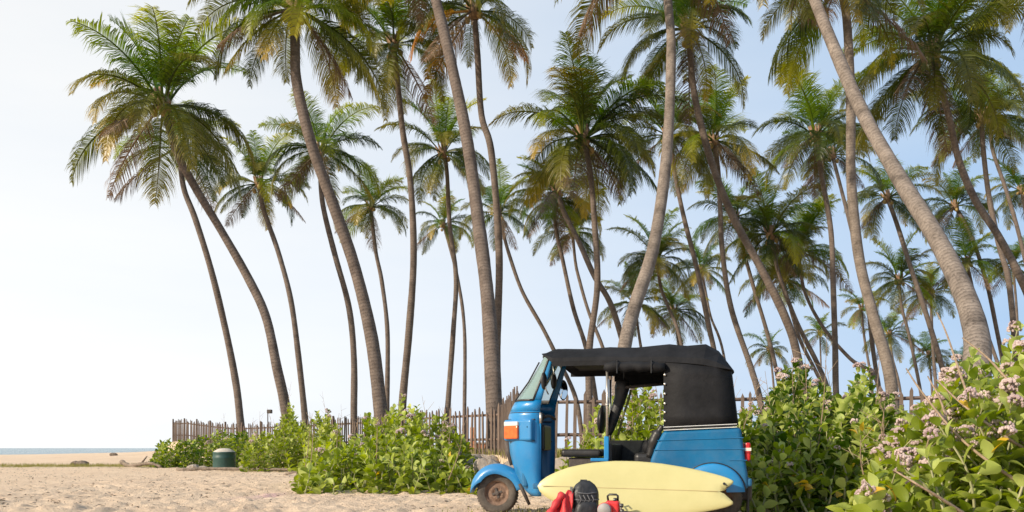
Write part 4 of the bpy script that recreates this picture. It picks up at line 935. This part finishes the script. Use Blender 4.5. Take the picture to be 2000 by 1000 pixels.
for sg in (-1, 1):             # two halves meeting on the stringer
    rr = []
    for row in rows:
        r2 = []
        s, h, th, inner = row[0][:4]
        for k in range(13):
            a = -math.pi / 2 + math.pi * k / 12
            wv = inner + (h - inner) * max(0, math.cos(a)) ** .55
            if h <= inner: wv = h
            r2.append(((s - .5) * LEN, -th * math.sin(a) , sg * wv))
        rr.append(r2)
    mbd.grid(rr)
    e = rr[-1]; mbd.add(e, [tuple(range(len(e)))])
    k0 = [i for i, s in enumerate(SS) if s >= .93]
    for i in range(k0[0], len(SS) - 1):
        a_, b2_ = rr[i], rr[i + 1]; mbd.add([a_[0], b2_[0], b2_[-1], a_[-1]], [(0, 1, 2, 3)])
bo = mbd.build('board_body', M['board'], sb, True)
bo.data.polygons.foreach_set('use_smooth', [True] * len(bo.data.polygons))
strg = MB().box((-.025 * LEN, -.0355, 0), (LEN * .90, .004, .005)).build('stringer', M['stringer'], sb)
lp = MB().lathe([(.012, -.03), (.012, -.034), (.001, -.035)], 10, (LEN * .455, 0, .07), 'y').build('leash_plug', M['vinyl'], sb)
MB().tube([(LEN * .455, -.034, .07), (LEN * .47, -.045, .05), (LEN * .465, -.04, .03), (LEN * .48, -.036, .045)], .004, 5).build('leash_loop', M['vinyl'], sb)
tilt = math.atan2(tz_ - nz_, LEN)
for o_ in list(sb.children):
    o_.location = (0, 0, (nz_ + tz_) / 2); o_.rotation_euler = (R(-14), -tilt, 0)

# ------------------------------------------------------------------ backpack, jacket, camera case
M['packshine'] = mat('pack_sheen_trim', (0.05, 0.05, 0.055), (0.12, 0.12, 0.125), 0.6, 30, bump=0.4)  # lighter grey: seams and laces, and sheen painted on the pack side
D_ = 7.42
bp_ = P(1143, 1038, D_); bp_.z = 0
pk_ = empty('backpack', bp_, R(6)); tag(pk_, 'black backpack standing upright in front of the yellow surfboard', 'backpack')
rows = []
for i in range(13):
    f = i / 12; z = .392 * f; wx = .128 * (1.0 if f < .55 else math.cos((f - .55) / .45 * math.pi / 2 * .96) ** .42) * (.93 + .07 * math.sin(f * 9)); wy = .085 * (1 if f < .6 else math.cos((f - .6) / .4 * math.pi / 2 * .96) ** .5)
    rows.append([(wx * (abs(math.cos(a)) ** .6) * (1 if math.cos(a) > 0 else -1), wy * (abs(math.sin(a)) ** .6) * (1 if math.sin(a) > 0 else -1), z) for a in [k * math.pi / 12 for k in range(24)]])
mb = MB().grid(rows, True); mb.add(rows[-1], [tuple(range(24))]); mb.build('pack_body', M['bagcloth'], pk_, True)
rows = []
for i in range(8):
    f = i / 7; z = .02 + .20 * f; e = math.sin(math.pi * (.1 + .8 * f)) ** .4
    rows.append([(.105 * e * (abs(math.cos(a)) ** .6) * (1 if math.cos(a) > 0 else -1), -.085 - .045 * e * max(0, math.sin(a)), z) for a in [k * math.pi / 10 for k in range(11)]])
MB().grid(rows).build('front_pocket', M['bagcloth'], pk_, True, solid=.006)
for z in (.235, .295):
    MB().tube([(-.085 - .02 * (z < .26), -.062, z), (-.06, -.080, z - .005), (0, -.084, z - .012), (.06, -.080, z - .004), (.085 + .02 * (z < .26), -.062, z)], .007, 6).build('zip_seam', M['packshine'], pk_, True)
for q in range(4):
    a0 = -.07 + q * .035; MB().tube([(a0, -.10, .275), (a0 + .018, -.112, .235), (a0 - .004, -.108, .20), (a0 + .02, -.105, .17)], .006, 5).build('lace', M['packshine'], pk_, True)
MB().tube([(-.03, .05, .375), (-.025, .075, .392), (.025, .075, .392), (.03, .05, .375)], .007, 6).build('grab_loop', M['bagcloth'], pk_, True)
sd = MB()
rows = [[(-.130 * (1 if i < 6 else .93), -.06 + .10 * k / 5, .16 + .18 * i / 8) for k in range(6)] for i in range(9)]
sd.grid(rows).build('side_sheen', M['packshine'], pk_, True, solid=.006)
# red jacket draped by the bag
M['redcloth'] = mat('red_cloth', (0.45, 0.02, 0.025), (0.62, 0.045, 0.045), 0.6, 6, bump=0.3, bscale=10)
jb = P(1094, 1035, 7.40); jb.z = 0
jk = empty('red_jacket', jb); tag(jk, 'crumpled red jacket spread out to the left of the black backpack', 'jacket')
rows = []
rj = random.Random(3)
for i in range(15):
    f = i / 14; row = []
    for k in range(17):
        g_ = k / 16; x = -.055 + .165 * g_ - .03 * (1 - f); zt = .315 - .16 * (1 - g_) ** 1.6 + .02 * math.sin(g_ * 11)
        row.append((x - .10 * (1 - f) * (1 - g_), -.035 - .12 * (1 - f) + .022 * math.sin(g_ * 14 + f * 3) + .012 * math.sin(f * 11 + k), .01 + (zt - .01) * f ** .9))
    rows.append(row)
MB().grid(rows).build('jacket_body', M['redcloth'], jk, True, solid=.010)
slv = crom([(.02, -.05, .285), (-.03, -.08, .215), (-.085, -.11, .13), (-.15, -.13, .06), (-.20, -.14, .03)], 4)
MB().tube(slv, [.030 + .006 * math.sin(i * 1.7) for i in range(len(slv))], 10).build('sleeve', M['redcloth'], jk, True)
# red camera housing
M['redmetal'] = mat('red_shell', (0.50, 0.015, 0.018), (0.60, 0.03, 0.03), 0.3, 9, coat=0.4)
M['greydisc'] = mat('grey_cap', (0.22, 0.21, 0.20), (0.30, 0.28, 0.27), 0.6, 9)
cb = P(1195, 1044, 7.15); cb.z = 0
ch = empty('camera_housing', cb, R(-18)); tag(ch, 'small red case with black carry handle and grey round cap right of the backpack', 'camera case')
MB().box((.01, 0, .155), (.115, .09, .17)).build('case_body', M['redmetal'], ch, bevel=.022, seg=4)
MB().box((.01, 0, .035), (.14, .12, .07)).build('case_base', M['vinyl'], ch, bevel=.015)
MB().lathe([(.056, 0), (.056, -.05), (.050, -.058), (.001, -.060)], 24, (-.045, -.045, .165), 'y').build('round_cap', M['greydisc'], ch, True)
MB().lathe([(.061, .0), (.061, -.03), (.056, -.032)], 24, (-.045, -.045, .165), 'y').build('cap_ring', M['redmetal'], ch, True)
MB().tube([(-.03, 0, .235), (-.036, 0, .275), (-.02, 0, .288), (.035, 0, .288), (.05, 0, .278), (.05, 0, .238)], .009, 8).build('carry_handle', M['vinyl'], ch, True)
for k, (x, z) in enumerate(((.085, .20), (.09, .155), (.10, .12), (.03, .245))):
    MB().lathe([(.016, -.012), (.018, .0), (.016, .014), (.001, .016)], 10, (x, -.02, z), 'x').build('knob', M['vinyl'], ch)
MB().tube([(.06, -.03, .13), (.12, -.04, .142), (.17, -.04, .135)], .018, 8).build('side_arm', M['vinyl'], ch, True)
MB().tube([(.05, -.01, .22), (.075, -.015, .20), (.08, -.02, .15)], .012, 8).build('clamp', M['steel'], ch, True)

# ------------------------------------------------------------------ things on the beach
# drum
dp = P(438, 917, 27.0); dz = ground_z(dp.x, dp.y)
dr = empty('green_drum', (dp.x, dp.y, dz)); tag(dr, 'dark green ribbed plastic drum half sunk in the sand before the bushes', 'drum')
MB().lathe([(.335, -.1), (.345, .05), (.335, .30), (.35, .34), (.35, .39), (.338, .42), (.335, .50), (.345, .53), (.33, .55)], 32).build('drum_body', M['binplastic'], dr, True)
MB().lathe([(.325, .55), (.29, .585), (.16, .65), (.001, .665)], 28).build('lid', M['sandytop'], dr, True)
def stick(label, pts, rad, name='driftwood', cat='driftwood'):
    w_ = [P(*p) for p in pts]; b0 = w_[0].copy()
    pw = [Vector((p.x, p.y, ground_z(p.x, p.y) + q)) for p, q in zip(w_, [0.04 + (z if len(pt) > 3 else 0) for pt, z in zip(pts, [0] * len(pts))])]
    return pw
def drift(label, pts, rad):
    ws = [Vector(((x - 1000) / F * D, D, ground_z((x - 1000) / F * D, D) + up)) for x, D, up in pts]
    cr = crom(ws, 5); o = empty('driftwood', ws[0]); tag(o, label, 'driftwood', 'driftwood on the beach')
    MB().tube([p - ws[0] for p in cr], [rad * (1 - .5 * i / (len(cr) - 1)) * (1 + .15 * math.sin(i * 2.1)) for i in range(len(cr))], 7).build('limb', M['driftwood'], o, True)
    q = cr[len(cr) // 2] - ws[0]; MB().tube([q, q + Vector((rad * 3, -.1, rad * 3.2))], [rad * .5, rad * .2], 5).build('twig', M['driftwood'], o, True)
drift('long thin grey branch lying on the sand in front of the green drum', [(345, 25.3, .03), (420, 25.2, .07), (500, 24.6, .06), (560, 24.0, .08), (600, 23.6, .04)], .055)
drift('short dark curved log lying left of the drum at the grass edge', [(238, 30.5, .18), (252, 30, .06), (275, 29.5, .12), (295, 29, .16), (315, 28.8, .04)], .085)
drift('thin twig on the bare sand at the foot of the largest bush', [(555, 21.0, .02), (575, 20.4, .1), (598, 20.0, .03)], .03)
rk = random.Random(5)
def rock(label, px, D, r, mt='driftwood', grp='beach lumps'):
    x = (px - 1000) / F * D; z = ground_z(x, D)
    o = MB().blob((0, 0, 0), (r * 1.3, r, r * .75), 9, 6, .22, rk).build('beach_rock', M[mt], None); o.location = (x, D, z + r * .25); tag(o, label, 'rock', grp)
rock('dark lump of wood lying alone on the far sand, left of the drum', 221, 44, .16)
rock('left of two brown lumps on the grassy strip at far left', 148, 33.5, .17); rock('right of two brown lumps on the grassy strip at far left', 160, 33.2, .19)
rock('grey stone just left of the green drum', 378, 27.5, .16, 'stone'); rock('smaller grey stone touching the left side of the drum', 397, 27.2, .12, 'stone'); rock('grey stone just right of the green drum', 478, 26.3, .15, 'stone')
rock('white pointed stone standing by the low wall near the front wheel', 939, 14.9, .19, 'white_stone')
# low stone edging at the foot of the fence
ed_ = empty('stone_edging', (FB.x - .5, FB.y - 1.0, 0)); tag(ed_, 'low edging of rough stones holding the turf below the fence', 'stone edging')
var = [MB().blob((0, 0, 0), (.26, .17, .19), 8, 6, .16, rk).mesh('stone', M['stone']) for _ in range(5)]
def edge_run(a, b_, off, rows_=2):
    L0 = (b_ - a).length; n_ = int(L0 / .42); d = (b_ - a) / L0
    for i in range(n_):
        for q in range(rows_):
            p = a + d * (i * .42 + .2 * q) + off; z = .09 + .24 * q
            link('stone', rk.choice(var), ed_, (p.x - ed_.location.x, p.y - ed_.location.y, z), (rk.uniform(-.3, .3), rk.uniform(-.3, .3), rk.uniform(-.5, .5)), rk.uniform(.8, 1.15))
edge_run(FA.lerp(FB, .75), FB, Vector((-.1, -.95)))
edge_run(Vector((FB.x - .1, FB.y - .9)), Vector((FC.x - .2, FC.y - .7)), Vector((-.55, 0)))
edge_run(Vector((FC.x - .7, FC.y)), FC.lerp(FD, .35), Vector((0, -.8)))
# grass
def grass(label, fn, n, hmin, hmax, seed):
    r = random.Random(seed); vs = []; fs = []
    for i in range(n):
        x, y = fn(r)
        z = ground_z(x, y) - 0.01; h = r.uniform(hmin, hmax); a = r.uniform(0, 6.28); l = r.uniform(-.5, .5) * h; wdt = .006 + .02 * h
        ca, sa = math.cos(a), math.sin(a); n0 = len(vs)
        vs += [(x - ca * wdt, y - sa * wdt, z), (x + ca * wdt, y + sa * wdt, z), (x + l * sa * .4 + ca * wdt * .6, y + l * ca * .4, z + h * .6), (x + l * sa, y + l * ca, z + h)]
        fs += [(n0, n0 + 1, n0 + 2), (n0, n0 + 2, n0 + 3)]
    me = bpy.data.meshes.new('grass'); me.from_pydata(vs, [], fs); me.materials.append(M['grass']); me.update()
    tag(link('grass', me), label, 'grass', None, 'stuff')
def f1(r):
    x = r.uniform(-24, -5.5); return x, 31.0 + .10 * (x + 18) + r.gauss(0, .9)
grass('thin strip of yellow green grass crossing the sand at left', f1, 9000, .04, .15, 1)
def f2(r):
    while True:
        x = r.uniform(-16, 9); y = r.uniform(12.6, 42); d = float(inland(x, y))
        if -.7 < d < 6: return x, y
grass('yellow green turf at the foot of the picket fence', f2, 22000, .06, .20, 2)
def f3(r): return r.gauss(.45, .55), r.gauss(8.9, .35)
grass('sparse dry grass on the sand around the front wheel', f3, 900, .02, .07, 3)
# flakes of dry leaf, shell and twig scattered on the sand
r_ = random.Random(9); vs = []; fs = []
for i in range(2600):
    y = 9.0 + 24 * r_.random() ** 1.6; x = r_.uniform(-.62, .08) * y
    if float(inland(x, y)) > -1.2: continue
    z = ground_z(x, y) + .012; a = r_.uniform(0, 6.28); l = r_.uniform(.010, .045); w2 = l * r_.uniform(.15, .6); ca, sa = math.cos(a), math.sin(a); n0 = len(vs)
    vs += [(x - ca * l, y - sa * l, z), (x + sa * w2, y - ca * w2, z + .012), (x + ca * l, y + sa * l, z + r_.uniform(0, .025)), (x - sa * w2, y + ca * w2, z + .014)]; fs.append((n0, n0 + 1, n0 + 2)); fs.append((n0, n0 + 2, n0 + 3))
me = bpy.data.meshes.new('beach_litter'); me.from_pydata(vs, [], fs); me.materials.append(M['driftwood']); me.update()
tag(link('beach_litter', me), 'small dry leaf and twig flakes scattered over the sand', 'litter', None, 'stuff')
# low terracotta wall and a lamp seen over the far fence
tw_ = P(945, 870, 34); z = ground_z(tw_.x, tw_.y)
wl = empty('low_wall', (tw_.x, tw_.y, z)); tag(wl, 'low terracotta coloured wall seen between the pickets left of the vehicle', 'wall')
MB().box((-.3, 0, .16), (3.0, .3, .34)).build('wall_body', M['terracotta'], wl, bevel=.02); MB().box((-.3, 0, .36), (3.1, .38, .06)).build('coping', M['stone'], wl, bevel=.01)
MB().box((-.42, -.1, .52), (.22, .3, .9)).build('pillar', M['terracotta'], wl, bevel=.02)
lp_ = P(523, 812, 46); z = ground_z(lp_.x, lp_.y)
pl = empty('lamp_post', (lp_.x, lp_.y, z)); tag(pl, 'small dark lamp on a thin post above the far fence', 'lamp')
hh = P(523, 803, 46).z - z
MB().tube([(0, 0, 0), (0, 0, hh)], .03, 6).build('post', M['darkmetal'], pl); MB().box((.10, 0, hh - .02), (.26, .2, .2)).build('lamp_head', M['darkmetal'], pl, bevel=.03)
# crow on a palm leaf
bw = P(1191, 229, 3.05 * F / 168)
bd = empty('crow', bw); tag(bd, 'black crow perched on an arching palm leaf above the vehicle', 'bird')
MB().blob((0, 0, .03), (.17, .07, .09), 10, 7).build('body', M['vinyl'], bd, True); MB().blob((.14, 0, .13), (.06, .05, .055), 8, 6).build('head', M['vinyl'], bd, True)
MB().add([(.19, .015, .13), (.19, -.015, .13), (.19, 0, .15), (.26, 0, .12)], [(0, 1, 2), (0, 3, 1), (1, 3, 2), (2, 3, 0)]).build('beak', M['darkmetal'], bd)
MB().box((-.22, 0, .0), (.20, .06, .02)).build('tail', M['vinyl'], bd)
